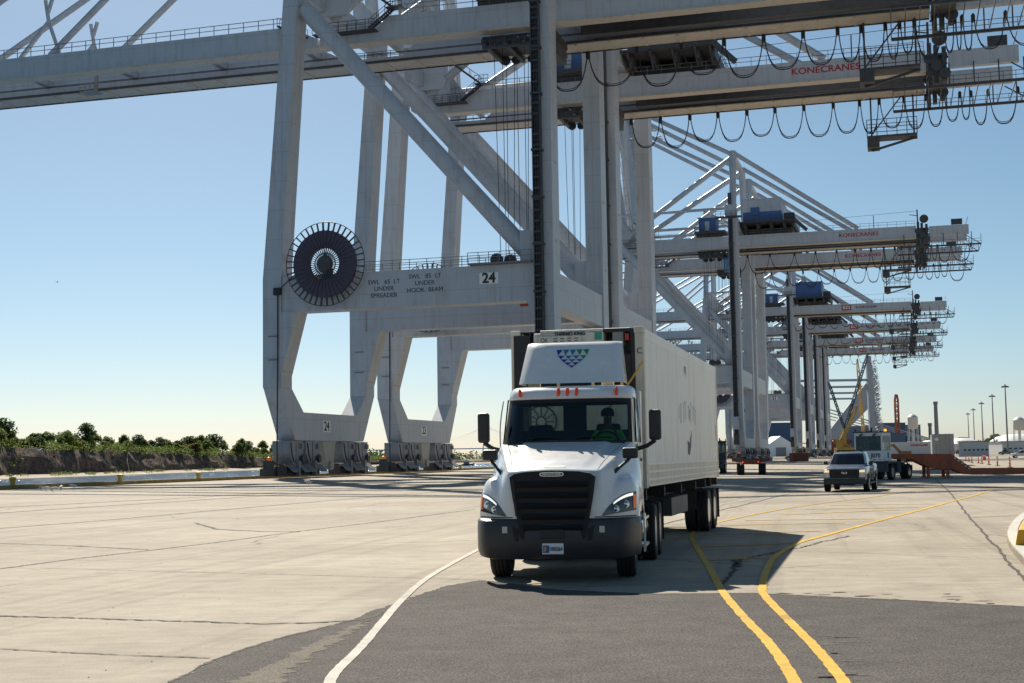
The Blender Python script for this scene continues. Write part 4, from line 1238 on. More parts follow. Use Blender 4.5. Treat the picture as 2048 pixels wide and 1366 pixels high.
# badge
mb = MB(); mb.prism([(.18 * math.copysign(abs(math.cos(a)) ** .5, math.cos(a)), -.05, 1.615 + .032 * math.copysign(abs(math.sin(a)) ** .6, math.sin(a))) for a in np.linspace(0, 6.283, 28)[:-1]], (0, .03, 0))
bd = mb.build('badge', M_CHROME, grille)
mb = MB(); mb.prism([(.168 * math.copysign(abs(math.cos(a)) ** .5, math.cos(a)), -.054, 1.615 + .024 * math.copysign(abs(math.sin(a)) ** .6, math.sin(a))) for a in np.linspace(0, 6.283, 28)[:-1]], (0, .01, 0))
mb.build('badge_field', mat('badge_blue', (.012, .02, .06), .3), bd)
text('FREIGHTLINER', .042, (0, -.058, 1.615), (1, 0, 0), (0, 0, 1), 'badge_lettering', M_CHROME, bd, depth=.003, sx=1.02)

# bumper
def bplan(t):     # t -1..1
    x = 1.255 * math.copysign(1 - (1 - abs(t)) ** 1.35, t) if abs(t) < 1 else 1.255 * math.copysign(1, t)
    return x
bump_t = np.linspace(-1, 1, 61)
def by(x): return -.03 + .10 * (abs(x) / 1.0) ** 2.4 if abs(x) < .95 else -.03 + .0885 + .52 * (max(0, (abs(x) - .95)) / .305) ** 2.6
rows = []
for z, o, sc in ((.345, .16, .965), (.36, .07, .985), (.44, .02, 1), (.62, 0, 1.0), (.84, .005, 1.0), (.925, .03, .998), (.95, .07, .985), (.952, .15, .96)):
    row = []
    for t in bump_t:
        x = bplan(t); zz = z
        if z < .5: zz = z + .03 * sst(.9, 1.25, abs(x))
        row.append(Vector((x * sc, by(x) + o, zz)))
    row = [Vector((row[0].x, .80, row[0].z))] + row + [Vector((row[-1].x, .80, row[-1].z))]
    rows.append(row)
mb = MB(); mb.grid(rows); M_BUMP = mat('bumper_plastic', (.030, .031, .036), .42, var=.12, vscale=2, bump=.06, bscale=300)
bumper = mb.build('bumper', M_BUMP, T, smooth=40)
for s in (-1, 1):
    mb = MB(); x = s * .73; mb.box(x - .04, x + .04, by(x) - .016, by(x) + .02, .745, .845); mb.build('fog_light', mat('fog_lens', (.6, .6, .52), .15), bumper, bevel=.008)
    mb = MB(); xa, xb = s * .62, s * .52
    mb.add([(xa, by(xa) - .004, .86), (xb, by(xb) - .006, .80), (xb, by(xb) - .006, .62), (xa + s * -.04, by(xa) - .006, .64)], [(0, 1, 2, 3)]); mb.build('bumper_vent', M_BLACK, bumper)
# number plate
mb = MB(); mb.box(-.16, .16, -.052, -.034, .435, .595); plate = mb.build('licence_plate', M_SIGNW, T, bevel=.004)
mb = MB(); mb.box(-.15, -.055, -.0545, -.0525, .455, .565); mb.build('plate_blue_field', mat('plate_blue', (.02, .10, .38), .4), plate)
mb = MB(); mb.add([(-.14, -.056, .47), (-.12, -.056, .465), (-.098, -.056, .50), (-.094, -.056, .545), (-.138, -.056, .55), (-.128, -.056, .52)], [(0, 1, 2, 3, 4, 5)]); mb.build('plate_yellow_mark', mat('plate_yellow', (.7, .36, .03), .4), plate)
text('1003264', .082, (.045, -.0555, .51), (1, 0, 0), (0, 0, 1), 'plate_number', mat('plate_ink', (.015, .02, .10), .5), plate, depth=.002, sx=.70, bold=.002)

# headlamps
def zt(u): return .985 + .345 * (1 - (1 - u) ** 2.1)
def zb(u): return .985 + .07 * u
M_HLD = mat('lamp_housing', (.012, .014, .02), .12, coat=1.0)
M_LED = mat('daylight_strip', (.85, .85, .8), .2, emit=(1, .97, .85), estr=.55)
for s in (-1, 1):
    def hl(u, v, off=.012): return fpt(s * (.715 + .475 * u), zb(u) * (1 - v) + zt(u) * v, off)
    mb = MB(); mb.grid([[hl(u, v) for u in np.linspace(0.01, 1, 15)] for v in np.linspace(0, 1, 7)]); lamp = mb.build('headlight', M_HLD, T, smooth=60, solid=0)
    mb = MB(); mb.grid([[hl(u, v, .02) for u in np.linspace(.34, .90, 12)] for v in (.80, .955)]); mb.build('daylight_strip', M_LED, lamp)
    mb = MB(); mb.grid([[hl(u, v, .02) for u in (.91, .95, .99)] for v in np.linspace(.12, .86, 6)]); mb.build('turn_signal', M_AMBER, lamp)
    for u, v, r in ((.42, .36, .055), (.70, .44, .062)):
        c = hl(u, v, .012); mb = MB(); mb.lathe([(r, .012), (r * .96, .0), (r * .72, .002), (r * .62, -.01), (r * .3, -.022), (0, -.026)], c, (-s * .15, 1, 0), 18); mb.build('lens', M_CHROME, lamp, smooth=30)

# ------------------------------------------------------------------ cab shell
PLAN = [(0, 0), (.35, .008), (.65, .04), (.85, .10), (.97, .18), (1.05, .30), (1.09, .44), (1.105, .56), (1.115, .95), (1.115, 1.22), (1.115, 1.26)]
LEV = [(.95, 1.80, 1.0), (1.5, 1.76, 1.005), (2.0, 1.70, 1.0), (2.09, 1.655, .995), (2.82, 2.03, .955), (2.85, 2.00, .957), (2.93, 2.03, .95), (2.99, 2.10, .935), (3.03, 2.20, .905), (3.05, 2.34, .86)]
YB = 3.0
def ring(z, y0, sc, ins=0.0, yb=YB):
    half = []
    for x, dy in PLAN: half.append((x * sc - ins * (x > .5), min(y0 + dy, yb - .3) + ins, z))
    half += [((1.115) * sc - ins, yb - .10, z), (1.06 * sc - ins, yb - ins, z)]
    return half
def shell(ins, skip_glass=True):
    quads, glass, sideg = [], {}, {}
    vs = []
    for (z, y0, sc) in LEV: vs.append(ring(z - ins * (z > 3), y0, sc, ins))
    m = len(vs[0]); out = MB()
    for s in (-1, 1):
        for i in range(len(LEV) - 1):
            for j in range(m - 1):
                q = [vs[i][j], vs[i][j + 1], vs[i + 1][j + 1], vs[i + 1][j]]
                q = [(s * p[0], p[1], p[2]) for p in q]
                if i == 3 and j < 5: glass.setdefault(0, []).append(q); continue
                if i == 3 and 7 <= j < 9: sideg.setdefault(s, []).append(q); continue
                out.add(q, [(0, 1, 2, 3)])
    top = [(p[0], p[1], p[2]) for p in vs[-1]]
    ringp = top + [(-p[0], p[1], p[2]) for p in reversed(top[1:])]
    out.add(ringp, [tuple(range(len(ringp)))])
    return out, glass, sideg
def weld(mb):
    key, idx = {}, []
    for p in mb.v:
        k = tuple(round(c, 4) for c in p)
        idx.append(key.setdefault(k, len(key)))
    mb.v = list(key.keys()); f2, m2 = [], []
    for f, mm in zip(mb.f, mb.mi):
        f = tuple(dict.fromkeys(idx[i] for i in f))
        if len(f) > 2: f2.append(f); m2.append(mm)
    mb.f, mb.mi = f2, m2; return mb
sh, gl, sg = shell(0.0)
cab = weld(sh).build('cab', M_WHITE, T, smooth=38)
M_LINE = mat('cab_lining', (.03, .033, .038), .8)
li, _, _ = shell(.035); weld(li).build('cab_lining', M_LINE, T)
mb = MB()
for q in gl[0]: mb.add(q, [(0, 1, 2, 3)])
weld(mb).build('windscreen', M_GLASS, T, smooth=60)
# black surround of the windscreen
mb = MB()
for s in (-1, 1):
    lo, hi = ring(2.09, 1.655, .995, 0), ring(2.82, 2.03, .955, 0)
    def W(j, t, o=.006): 
        a, b_ = Vector(lo[j]), Vector(hi[j]); p = a.lerp(b_, t); return Vector((s * p.x, p.y - o, p.z + o * .3))
    for j in range(5):
        mb.add([W(j, 0), W(j + 1, 0), W(j + 1, .045), W(j, .045)], [(0, 1, 2, 3)]); mb.add([W(j, .91), W(j + 1, .91), W(j + 1, 1.0), W(j, 1.0)], [(0, 1, 2, 3)])
    a, b_ = W(4, 0), W(5, 0); c, d = W(5, 1), W(4, 1)
    mb.add([a.lerp(b_, .4), b_ + Vector((s * .012, .02, 0)), c + Vector((s * .012, .02, 0)), d.lerp(c, .4)], [(0, 1, 2, 3)])
weld(mb).build('windscreen_surround', M_BLACK, T)
for s in (-1, 1):
    mb = MB()
    for q in sg[s]: mb.add([(p[0] - s * .004, p[1], p[2]) for p in q], [(0, 1, 2, 3)])
    weld(mb).build('side_window', M_GLASS, T)
    # door skin, handle, black seam
    mb = MB(); X = s * 1.124
    mb.add([(X, 2.30, 1.02), (X, 2.86, 1.02), (X, 2.86, 2.07), (X, 2.20, 2.07), (X, 2.18, 1.5)], [(0, 1, 2, 3, 4)]); door = mb.build('door', M_WHITE, T, solid=0)
    mb = MB(); mb.box(X - .02, X + .02, 2.70, 2.84, 1.78, 1.83); mb.build('door_handle', M_BLKPL, door, bevel=.006)
    mb = MB(); mb.tube([(s * 1.10, 2.14, 2.10), (s * 1.06, 2.44, 2.83), (s * 1.06, 2.9, 2.84), (s * 1.115, 2.92, 2.1)], .014, 5); mb.build('door_seal', M_BLACK, T)
    # side extender behind the cab
    mb = MB(); mb.box(s * 1.10 - .02, s * 1.10 + .02, 3.02, 3.30, 1.25, 2.98); mb.build('cab_extender', M_WHITE, T, bevel=.01)
    mb = MB(); mb.box(s * 1.10 - .018, s * 1.10 + .018, 3.305, 3.44, 1.25, 2.98); mb.build('extender_rubber', M_BLACK, T)
    # wind deflector along the A pillar
    mb = MB(); mb.grid([[Vector((s * (1.13 + .03 * math.sin(3.14 * t)), 2.02 + .36 * t - .06 * v, 2.02 + .80 * t)) for v in (0, 1)] for t in np.linspace(0, 1, 9)]); mb.build('pillar_deflector', M_WHITE, T, solid=.012, smooth=50)
# rear wall with two windows
mb = MB()
y = YB
for x0, x1, z0, z1 in ((-1.06, 1.06, .95, 2.32), (-1.03, 1.03, 2.74, 3.03), (-1.04, -.90, 2.321, 2.739), (.90, 1.04, 2.321, 2.739), (-.20, .20, 2.321, 2.739)): mb.box(x0, x1, y - .03, y, z0, z1)
rw = mb.build('rear_wall', M_LINE, T)
for x0, x1 in ((-.9, -.2), (.2, .9)):
    mb = MB(); mb.add([(x0, y - .015, 2.32), (x1, y - .015, 2.32), (x1, y - .015, 2.74), (x0, y - .015, 2.74)], [(0, 1, 2, 3)]); mb.build('rear_window', glass_mat('rear_glass', (.8, .88, .85), .05), rw)
# marker lamps
for x in (-.80, -.15, 0, .15, .80):
    mb = MB(); z0 = 2.935; yy = 2.02 + .035 * (abs(x) > .5) + .03 * (abs(x) > .5)
    mb.lathe([(.0, -.075), (.022, -.065), (.03, -.03), (.03, .03), (.022, .065), (0, .075)], (x, yy + .005, z0), (0, .25, 1), 10); mb.build('marker_light', mat('marker_lens', (.55, .05, .012), .25, emit=(1, .1, .02), estr=.05), T, smooth=60)
# interior
mb = MB(); mb.prism([(-1.0, 2.0, 1.9), (-1.0, 1.9, 2.08), (-1.0, 2.12, 2.13), (-1.0, 2.4, 2.02), (-1.0, 2.4, 1.8)], (2.0, 0, 0)); mb.box(-1.05, 1.05, 1.9, 2.98, 1.0, 1.05); mb.build('dashboard', M_LINE, T)
mb = MB(); mb.box(-.25, .05, 1.93, 2.02, 2.125, 2.135); mb.build('dash_paper', M_SIGNW, T)
for s in (-1, 1):
    mb = MB(); mb.box(s * .58 - .25, s * .58 + .25, 2.45, 2.85, 1.45, 1.62); mb.prism([(s * .58 - .25, 2.78, 1.6), (s * .58 - .2, 2.84, 2.42), (s * .58 + .2, 2.84, 2.42), (s * .58 + .25, 2.78, 1.6)], (0, .09, 0)); mb.build('seat', M_BLACK, T, bevel=.04)
mb = MB()
wc, wa, wb = Vector((.60, 2.22, 2.08)), Vector((1, 0, 0)), Vector((0, .45, .89))
mb.tube([wc + (wa * math.cos(a) + wb * math.sin(a)) * .22 for a in np.linspace(0, 6.283, 25)], .017, 6, False); mb.bar(wc - wa * .21, wc + wa * .21, .04, .02); mb.bar(wc, wc + Vector((0, -.2, -.15)), .05)
mb.build('steering_wheel', M_BLACK, T)
# roof fairing with its emblem
zs = [3.10, 3.16, 3.30, 3.45, 3.60, 3.72, 3.80, 3.84]
rows = []
for k, z in enumerate(zs):
    t = (z - 3.10) / .74; hw = .885 - .065 * t; y0 = 2.40 + .56 * t + .06 * t * t + (.06 if k == len(zs) - 1 else 0)
    row = []
    for xx in list(np.linspace(-1, 1, 25)):
        bulge = .05 * sst(.75, .45, 1) * 0
        edge = .11 * max(0, (abs(xx) - .80) / .2) ** 2 + .09 * max(0, abs(xx) * 1.0 - .62 - .3 * (1 - t)) * (t > .25)
        row.append(Vector((xx * hw, y0 + edge, z)))
    row = [Vector((row[0].x, 3.3, z))] + row + [Vector((row[-1].x, 3.3, z))]
    rows.append(row)
rows.append([Vector((p.x * .98, max(p.y, 3.15) if 0 < i < 26 else p.y, 3.845)) for i, p in enumerate(rows[-1])])
mb = MB(); mb.grid(rows); fairing = mb.build('roof_fairing', M_WHITE, T, smooth=32)
mb = MB()
for x in (-.62, .62): mb.box(x - .1, x + .1, 2.45, 2.6, 3.05, 3.12)
for x in (-.8, -.3, .3, .8): mb.bar((x, 3.2, 3.05), (x, 3.05, 3.5), .05)
mb.build('fairing_bracket', mat('brass_bracket', (.45, .36, .2), .5), T)
def fair(x, z):
    t = (z - 3.10) / .74; return Vector((x, 2.40 + .56 * t + .06 * t * t - .008, z))
mb = MB()
ry, rw_ = [0, .33, .53, .70, .86, 1.0], [1.0, .87, .69, .47, .22]
zc, hh, ww = 3.70, .335, .285
colr = [[0, 1, 1, 2, 2], [0, 1, 1, 2], [0, 1, 1], [0, 0], [0]]
for r_ in range(5):
    n_ = 5 - r_
    for k in range(n_):
        xa = -rw_[r_] + 2 * rw_[r_] * k / n_ + .02; xb = -rw_[r_] + 2 * rw_[r_] * (k + 1) / n_ - .02
        nx = (rw_[r_ + 1] if r_ < 4 else 0.0)
        xm = (-nx + 2 * nx * k / max(1, n_ - 1)) if n_ > 1 else 0
        mb.m = colr[r_][k]
        ps = [fair(xa * ww, zc - ry[r_] * hh), fair(xb * ww, zc - ry[r_] * hh), fair(xm * ww, zc - (ry[r_ + 1] - .015) * hh)]
        mb.prism(ps, (0, -.003, 0))
mb.build('shield_emblem', [mat('emblem_blue', (.012, .04, .36), .4), mat('emblem_teal', (.03, .20, .33), .4), mat('emblem_green', (.015, .27, .08), .4)], fairing)
# mirrors
for s in (-1, 1):
    mb = MB(); mb.box(s * 1.42 - .10, s * 1.42 + .10, 2.02, 2.13, 2.12, 2.62); mir = mb.build('door_mirror', M_BLKPL, T, bevel=.045)
    mb = MB(); mb.tube([(s * 1.10, 2.16, 1.98), (s * 1.28, 2.10, 2.03), (s * 1.42, 2.08, 2.12)], .035, 8); mb.build('mirror_arm', M_BLKPL, mir, smooth=50)
    hx = 1.10
    mb = MB(); mb.box(s * hx - .12, s * hx + .12, .86, .98, 1.83, 2.0); m2 = mb.build('hood_mirror', M_BLKPL, T, bevel=.035)
    mb = MB(); mb.tube([(s * .845, .62, 1.50), (s * .85, .60, 1.60), (s * .95, .72, 1.70), (s * 1.06, .88, 1.80), (s * 1.10, .92, 1.86)], [.045, .034, .026, .026, .03], 8); mb.build('mirror_arm', M_BLKPL, m2, smooth=50)
# chassis, tanks, steps, wheels
mb = MB()
for s in (-1, 1): mb.box(s * .42 - .05, s * .42 + .05, .8, 7.0, .78, 1.05)
mb.box(-.5, .5, 5.0, 5.9, 1.06, 1.20); mb.box(-.9, .9, 3.0, 3.3, .75, 1.3); mb.box(-.45, .45, .5, 2.2, .55, 1.2); mb.bar((-.95, 1.25, .5), (.95, 1.25, .5), .12); mb.bar((-.9, 4.75, .5), (.9, 4.75, .5), .2); mb.bar((-.9, 6.05, .5), (.9, 6.05, .5), .2)
mb.build('chassis_frame', M_BLACK, T)
for s in (-1, 1):
    mb = MB(); mb.lathe([(.0, 0), (.3, 0), (.31, .02), (.31, 1.1), (.3, 1.12), (0, 1.12)], (s * .88, 2.15, .68), (0, 1, 0), 24); tank = mb.build('fuel_tank', M_CHROME if s > 0 else M_RIM, T, smooth=40)
    for z in (.42, .86):
        mb = MB(); mb.box(s * 1.14 - .09, s * 1.14 + .09, 2.05, 2.85, z - .02, z + .02); mb.build('step', M_RIM, T)
    mb = MB(); mb.box(s * 1.225 - .012, s * 1.225 + .012, 1.78, 2.0, .34, .95); mb.build('side_skirt', M_WHITE, T)
    add_wheel(T, s * .985, 1.25, .505, .505, .30, s, steer=R(2))
    for y in (4.75, 6.05):
        add_wheel(T, s * 1.10, y, .505, .505, .27, s, dish=-.11); add_wheel(T, s * .80, y, .505, .505, .27, s, dish=-.05)
    mb = MB(); mb.box(s * .95 - .3, s * .95 + .3, 6.70, 6.72, .25, 1.0); mb.build('mud_flap', M_BLACK, T)
for k, (xa, colm) in enumerate(((.50, mat('yellow_hose', (.7, .42, .03), .5)), (.62, M_BLACK), (-.3, M_RED))):
    mb = MB(); mb.tube([(xa, 3.05, 2.6), (xa + .35, 3.4, 3.05), (xa + .62, 3.8, 3.52)] if k == 0 else [(xa, 3.05, 1.6), (xa, 3.4, 1.2), (xa, 3.85, 1.7)], .016, 6); mb.build('air_hose', colm, T)

# ------------------------------------------------------------------ driver
def skin_body(name, joints, bones, material, parent, sub=1):
    me = bpy.data.meshes.new(name); bm = bmesh.new()
    lay = bm.verts.layers.skin.verify(); vs = []
    for i, (p, r) in enumerate(joints):
        v = bm.verts.new(p); v[lay].radius = (r, r) if not isinstance(r, tuple) else r; v[lay].use_root = (i == 0); vs.append(v)
    for a, b_ in bones: bm.edges.new((vs[a], vs[b_]))
    bm.to_mesh(me); bm.free()
    o = bpy.data.objects.new(name, me); COL.objects.link(o); o.parent = parent
    me.materials.append(material)
    md = o.modifiers.new('skin', 'SKIN'); md.use_smooth_shade = True
    md = o.modifiers.new('subd', 'SUBSURF'); md.levels = sub; md.render_levels = sub
    return o
M_SKIN = mat('driver_skin', (.14, .075, .05), .55)
def seated_person(px, py, pz, label, loc, rz, wheel_r=.2):
    """seated figure facing -y, hands on a wheel; px.. = hip position in local space"""
    P = thing('person', label, 'person', loc, rz)
    J = [((0, 0, 0), .15), ((0, -.01, .16), .145), ((0, -.02, .34), .155), ((0, -.01, .47), .12), ((0, -.015, .56), .062), ((0, -.04, .64), .072), ((0, -.045, .72), .098), ((0, -.035, .80), .085), ((0, -.135, .69), .022)]
    B = [(0, 1), (1, 2), (2, 3), (3, 4), (4, 5), (5, 6), (6, 7), (6, 8)]
    for s in (-1, 1):
        o = len(J)
        J += [((s * .17, -.01, .46), .07), ((s * .22, -.10, .25), .052), ((s * .20, -.30, .22), .042), ((s * .17, -.40, .28), .034), ((s * .165, -.44, .31), .03)]
        B += [(3, o), (o, o + 1), (o + 1, o + 2), (o + 2, o + 3), (o + 3, o + 4)]
        h = o + 4
        for k, (dx, dy, dz) in enumerate(((-.03, -.05, .03), (-.012, -.06, .035), (.006, -.06, .03), (.022, -.05, .02), (-.04, -.01, .045))):
            a = len(J); J += [((s * .165 + dx * s * -1, -.44 + dy * .6, .31 + dz * .6), .010), ((s * .165 + dx * s * -1, -.45 + dy, .31 + dz * 1.3 - .03), .008)]; B += [(h, a), (a, a + 1)]
        o = len(J)
        J += [((s * .10, -.04, -.02), .10), ((s * .14, -.42, .03), .07), ((s * .14, -.50, -.36), .05), ((s * .14, -.60, -.40), .04)]
        B += [(0, o), (o, o + 1), (o + 1, o + 2), (o + 2, o + 3)]
    J = [((x + px, y + py, z + pz), r) for (x, y, z), r in J]
    skin_body('body', J, B, M_SKIN, P)
    M_VEST = mat('hi_vis_green', (.10, .62, .06), .7, emit=(.1, .8, .05), estr=.0)
    mb = MB()
    rings = []
    for z, rx, ry_ in ((-.02, .19, .165), (.15, .185, .16), (.30, .20, .165), (.42, .215, .145), (.49, .17, .11), (.525, .09, .08)):
        rings.append([Vector((px + rx * math.cos(a), py - .01 + ry_ * math.sin(a), pz + z)) for a in np.linspace(0, 6.2832, 25)])
    mb.grid(rings)
    for s in (-1, 1): mb.tube([(px + s * .15, py - .01, pz + .47), (px + s * .225, py - .06, pz + .34), (px + s * .225, py - .12, pz + .22)], [.085, .082, .07], 10)
    mb.build('hi_vis_jacket', M_VEST, P, smooth=60)
    mb = MB()
    mb.lathe([(.112, -.02), (.115, .03), (.10, .085), (.06, .12), (0, .13)], (px, py - .04, pz + .755), (0, 0, 1), 16); mb.add([(px - .09, py - .13, pz + .755), (px + .09, py - .13, pz + .755), (px + .07, py - .22, pz + .74), (px - .07, py - .22, pz + .74)], [(0, 1, 2, 3)])
    mb.build('cap', M_BLACK, P, smooth=50)
    for s in (-1, 1):
        mb = MB(); mb.lathe([(0, -.012), (.011, -.005), (.011, .005), (0, .012)], (px + s * .036, py - .128, pz + .725), (0, 1, 0), 8); mb.build('eye', M_SIGNW, P)
    return P
seated_person(.60, 2.62, 1.80, 'truck driver in a bright green hi-vis jacket and dark cap behind the windscreen', (.565, 20.62, 0), -HEAD)

# ------------------------------------------------------------------ chassis trailer and refrigerated container
TH = R(14.4)
TLOC = (1.17, 24.85, 0)
CH = thing('container_chassis', 'black skeletal trailer chassis carrying the white refrigerated container', 'trailer', TLOC, -TH)
mb = MB()
for s in (-1, 1):
    mb.box(s * .48 - .07, s * .48 + .07, .3, 12.1, .98, 1.26); mb.box(s * .48 - .07, s * .48 + .07, 9.0, 12.0, .78, .98)
for y in (.2, 2.5, 5, 7.5, 9.4, 10.6, 12.0): mb.box(-1.18, 1.18, y - .07, y + .07, 1.08, 1.27)
mb.build('frame', M_BLACK, CH)
mb = MB()
for s in (-1, 1): mb.bar((s * .55, 3.1, 1.0), (s * .55, 3.1, .38), .13); mb.box(s * .55 - .15, s * .55 + .15, 2.95, 3.25, .33, .38); mb.bar((s * .55, 3.1, .5), (s * .55, 4.0, 1.0), .06)
mb.build('landing_gear', M_DARK, CH)
mb = MB(); mb.box(.62, 1.1, 4.0, 6.6, .62, 1.0); mb.box(-1.1, -.62, 4.2, 5.2, .6, 1.0); mb.tube([(.3, 3.2, .8), (.35, 5, .55), (.3, 8.8, .7)], .03, 5); mb.build('underslung_tank', M_DARK, CH, bevel=.04)
mb = MB(); mb.box(-1.1, 1.1, 12.1, 12.2, .5, .65); mb.bar((-.5, 12.1, .6), (-.5, 12.0, 1.0), .1); mb.bar((.5, 12.1, .6), (.5, 12.0, 1.0), .1); mb.build('rear_bumper', M_DARK, CH)
for y in (9.85, 11.15):
    mb = MB(); mb.bar((-1.0, y, .51), (1.0, y, .51), .14); mb.build('axle', M_DARK, CH)
    for s in (-1, 1):
        add_wheel(CH, s * 1.09, y, .515, .515, .27, s, dish=-.11); add_wheel(CH, s * .79, y, .515, .515, .27, s, dish=-.05)
for s in (-1, 1):
    mb = MB(); mb.box(s * .94 - .3, s * .94 + .3, 11.9, 11.92, .25, 1.0); mb.build('mud_flap', M_BLACK, CH)
mb = MB(); mb.box(-1.0, 1.0, 9.1, 9.12, .55, 1.0); mb.build('axle_guard', M_BLACK, CH)

M_CONT = mat('container_white', (.84, .835, .79), .5, var=.05, vscale=.8, dirt=(.40, .34, .25), dirt_amt=.5, streak=3.0)
M_CONTR = mat('container_rail', (.70, .65, .55), .55, var=.08, vscale=1.2, dirt=(.30, .22, .13), dirt_amt=.7, streak=4.0)
CO = thing('refrigerated_container', 'white ribbed refrigerated shipping container riding on the truck trailer', 'container', (TLOC[0], TLOC[1], 1.29), -TH)
HZ = 2.90
for s in (-1, 1):
    xo = s * 1.215
    prof = []
    y = .16; k = 0
    while y < 12.03:
        o = 0 if k % 2 == 0 else -.009
        wd = .24 if k % 2 == 0 else .07
        prof += [(xo + s * o, y), (xo + s * o, min(y + wd, 12.03))]
        y += wd + .03; k += 1
    mb = MB(); mb.grid([[Vector((px, py, z)) for px, py in prof] for z in (.44, HZ - .22)]); mb.build('side_wall', M_CONT, CO)
    mb = MB(); mb.box(xo - .04 if s > 0 else xo - .004, xo + .004 if s > 0 else xo + .04, .16, 12.03, HZ - .219, HZ - .03); mb.build('top_rail', M_CONT, CO)
    mb = MB(); mb.box(min(xo, xo - s * .04), max(xo, xo - s * .04), .16, 12.03, .06, .439); mb.build('bottom_rail', M_CONTR, CO)
    for z in (.43, .29, .15):
        mb = MB(); a, b_ = xo, xo + s * .014; mb.box(min(a, b_), max(a, b_), .17, 12.02, z - .018, z + .018); mb.build('rub_strip', mat('rub_strip_white', (.80, .82, .85), .3), CO)
    for y0 in (0, 12.03):
        mb = MB(); mb.box(min(s * 1.06, s * 1.225), max(s * 1.06, s * 1.225), y0, y0 + .16, .12, HZ - .13); mb.build('corner_post', M_CONTR, CO)
        for z0 in (0, HZ - .125): mb = MB(); mb.box(min(s * 1.05, s * 1.23), max(s * 1.05, s * 1.23), y0 - .006, y0 + .172, z0, z0 + .12); mb.build('corner_casting', M_CONTR, CO, bevel=.008)
mb = MB(); mb.box(-1.2, 1.2, .42, 12.1, HZ - .06, HZ - .028); mb.box(-1.2, 1.2, .45, 12.1, .02, .12); mb.box(-1.05, 1.05, 12.1, 12.18, .1, HZ - .1); mb.build('roof_and_floor', M_CONT, CO)
# remains of removed lettering, scrape mark
rr = random.Random(5); mb = MB()
for k in range(15):
    y = 4.6 + k * .2 + rr.uniform(-.03, .03)
    if k in (3, 7, 11): continue
    z0 = 1.25 + rr.uniform(0, .12); z1 = 1.78 - rr.uniform(0, .2)
    mb.box(1.216, 1.2185, y, y + rr.uniform(.015, .04), z0, z1)
    if rr.random() < .5: mb.box(1.216, 1.2185, y, y + .1, z1 - .05, z1)
for k in range(5): mb.box(1.216, 1.2185, 5.6 + k * .08, 5.64 + k * .08, 2.3 + .05 * (k % 3), 2.52)
mb.build('lettering_remains', mat('teal_residue', (.22, .36, .40), .6), CO)
mb = MB(); mb.add([(1.2185, 5.95, .60), (1.2185, 6.25, .57), (1.2185, 6.5, .75), (1.2185, 6.75, 1.18), (1.2185, 6.3, .84), (1.2185, 5.9, .90)], [(0, 1, 2, 3, 4, 5)]); mb.build('scrape_mark', mat('scrape_dark', (.10, .10, .13), .7), CO)
mb = MB(); mb.box(1.2195, 1.2215, 11.75, 11.81, .95, 1.35); mb.build('rust_stain', mat('rust_stain', (.36, .20, .07), .8), CO)
# front machinery of the refrigeration unit
M_RDARK = mat('unit_dark', (.018, .02, .024), .6, var=.3, vscale=4)
M_UWHITE = mat('unit_white', (.60, .585, .53), .5, var=.06, vscale=3, dirt=(.2, .15, .1), dirt_amt=.7, streak=6)
ru = bpy.data.objects.new('refrigeration_unit', None); COL.objects.link(ru); ru.parent = CO
mb = MB(); mb.box(-1.06, 1.06, .30, .40, .1, HZ - .03); mb.box(-1.05, 1.05, .04, .30, HZ - .055, HZ - .03); mb.box(-1.17, -.86, -.03, -.008, .3, HZ - .1); mb.box(.56, 1.06, .0, .28, HZ - .56, HZ - .50); mb.box(-1.06, -.84, .06, .3, .3, HZ - .3); mb.box(.80, 1.04, .02, .3, .2, HZ - .55); mb.build('unit_back', M_RDARK, ru)
mb = MB(); mb.tube([(.52, .02, HZ - .06), (.98, .02, HZ - .06), (1.03, .02, HZ - .12), (1.03, .02, 1.6), (1.03, .02, .2)], .045, 8); mb.tube([(-.85, .02, HZ - .1), (-1.03, .02, HZ - .16), (-1.03, .02, .2)], .04, 8); mb.build('guard_tube', M_RDARK, ru)
mb = MB(); mb.box(-.80, .50, -.02, .30, 2.2, 2.83); mb.box(-.68, .50, .0, .3, 2.831, 2.885); mb.build('top_panel', M_UWHITE, ru, bevel=.02)
mb = MB(); mb.box(-.72, .10, -.07, -.02, 2.26, 2.775); mb.build('access_door', M_UWHITE, ru, bevel=.02)
mb = MB()
for c in range(4):
    for k in range(5): mb.box(-.42 + c * .13, -.34 + c * .13, -.076, -.0705, 2.53 + k * .045, 2.545 + k * .045)
mb.build('vent_slots', M_DARK, ru)
mb = MB(); mb.box(.34, .47, -.026, -.0205, 2.68, 2.815); mb.build('green_label', mat('label_green', (.03, .30, .24), .5), ru)
text('OK', .12, (-.58, -.074, 2.69), (1, 0, 0), (0, 0, 1), 'unit_lettering', mat('dark_green_ink', (.02, .10, .07), .5), ru, depth=.002, sx=.8)
text('THERMO KING', .085, (-.12, -.024, 2.80), (1, 0, 0), (0, 0, 1), 'unit_lettering', M_INK, ru, depth=.002, bold=.004)
mb = MB(); mb.box(.66, .86, -.01, .25, 2.55, 2.82); mb.build('control_box', M_GREY, ru, bevel=.02)
mb = MB(); mb.box(.89, .96, .0, .2, 2.66, 2.77); mb.build('red_isolator', M_RED, ru)
text('C', .16, (1.15, -.010, 2.45), (1, 0, 0), (0, 0, 1), 'post_lettering', M_INK, CO, depth=.002)
mb = MB(); mb.box(-1.0, .0, -.02, .30, .7, 1.75); mb.m = 1; mb.box(.12, .98, -.02, .30, .7, 1.75); mb.build('lower_panel', [M_UWHITE, M_UWHITE], ru, bevel=.02)
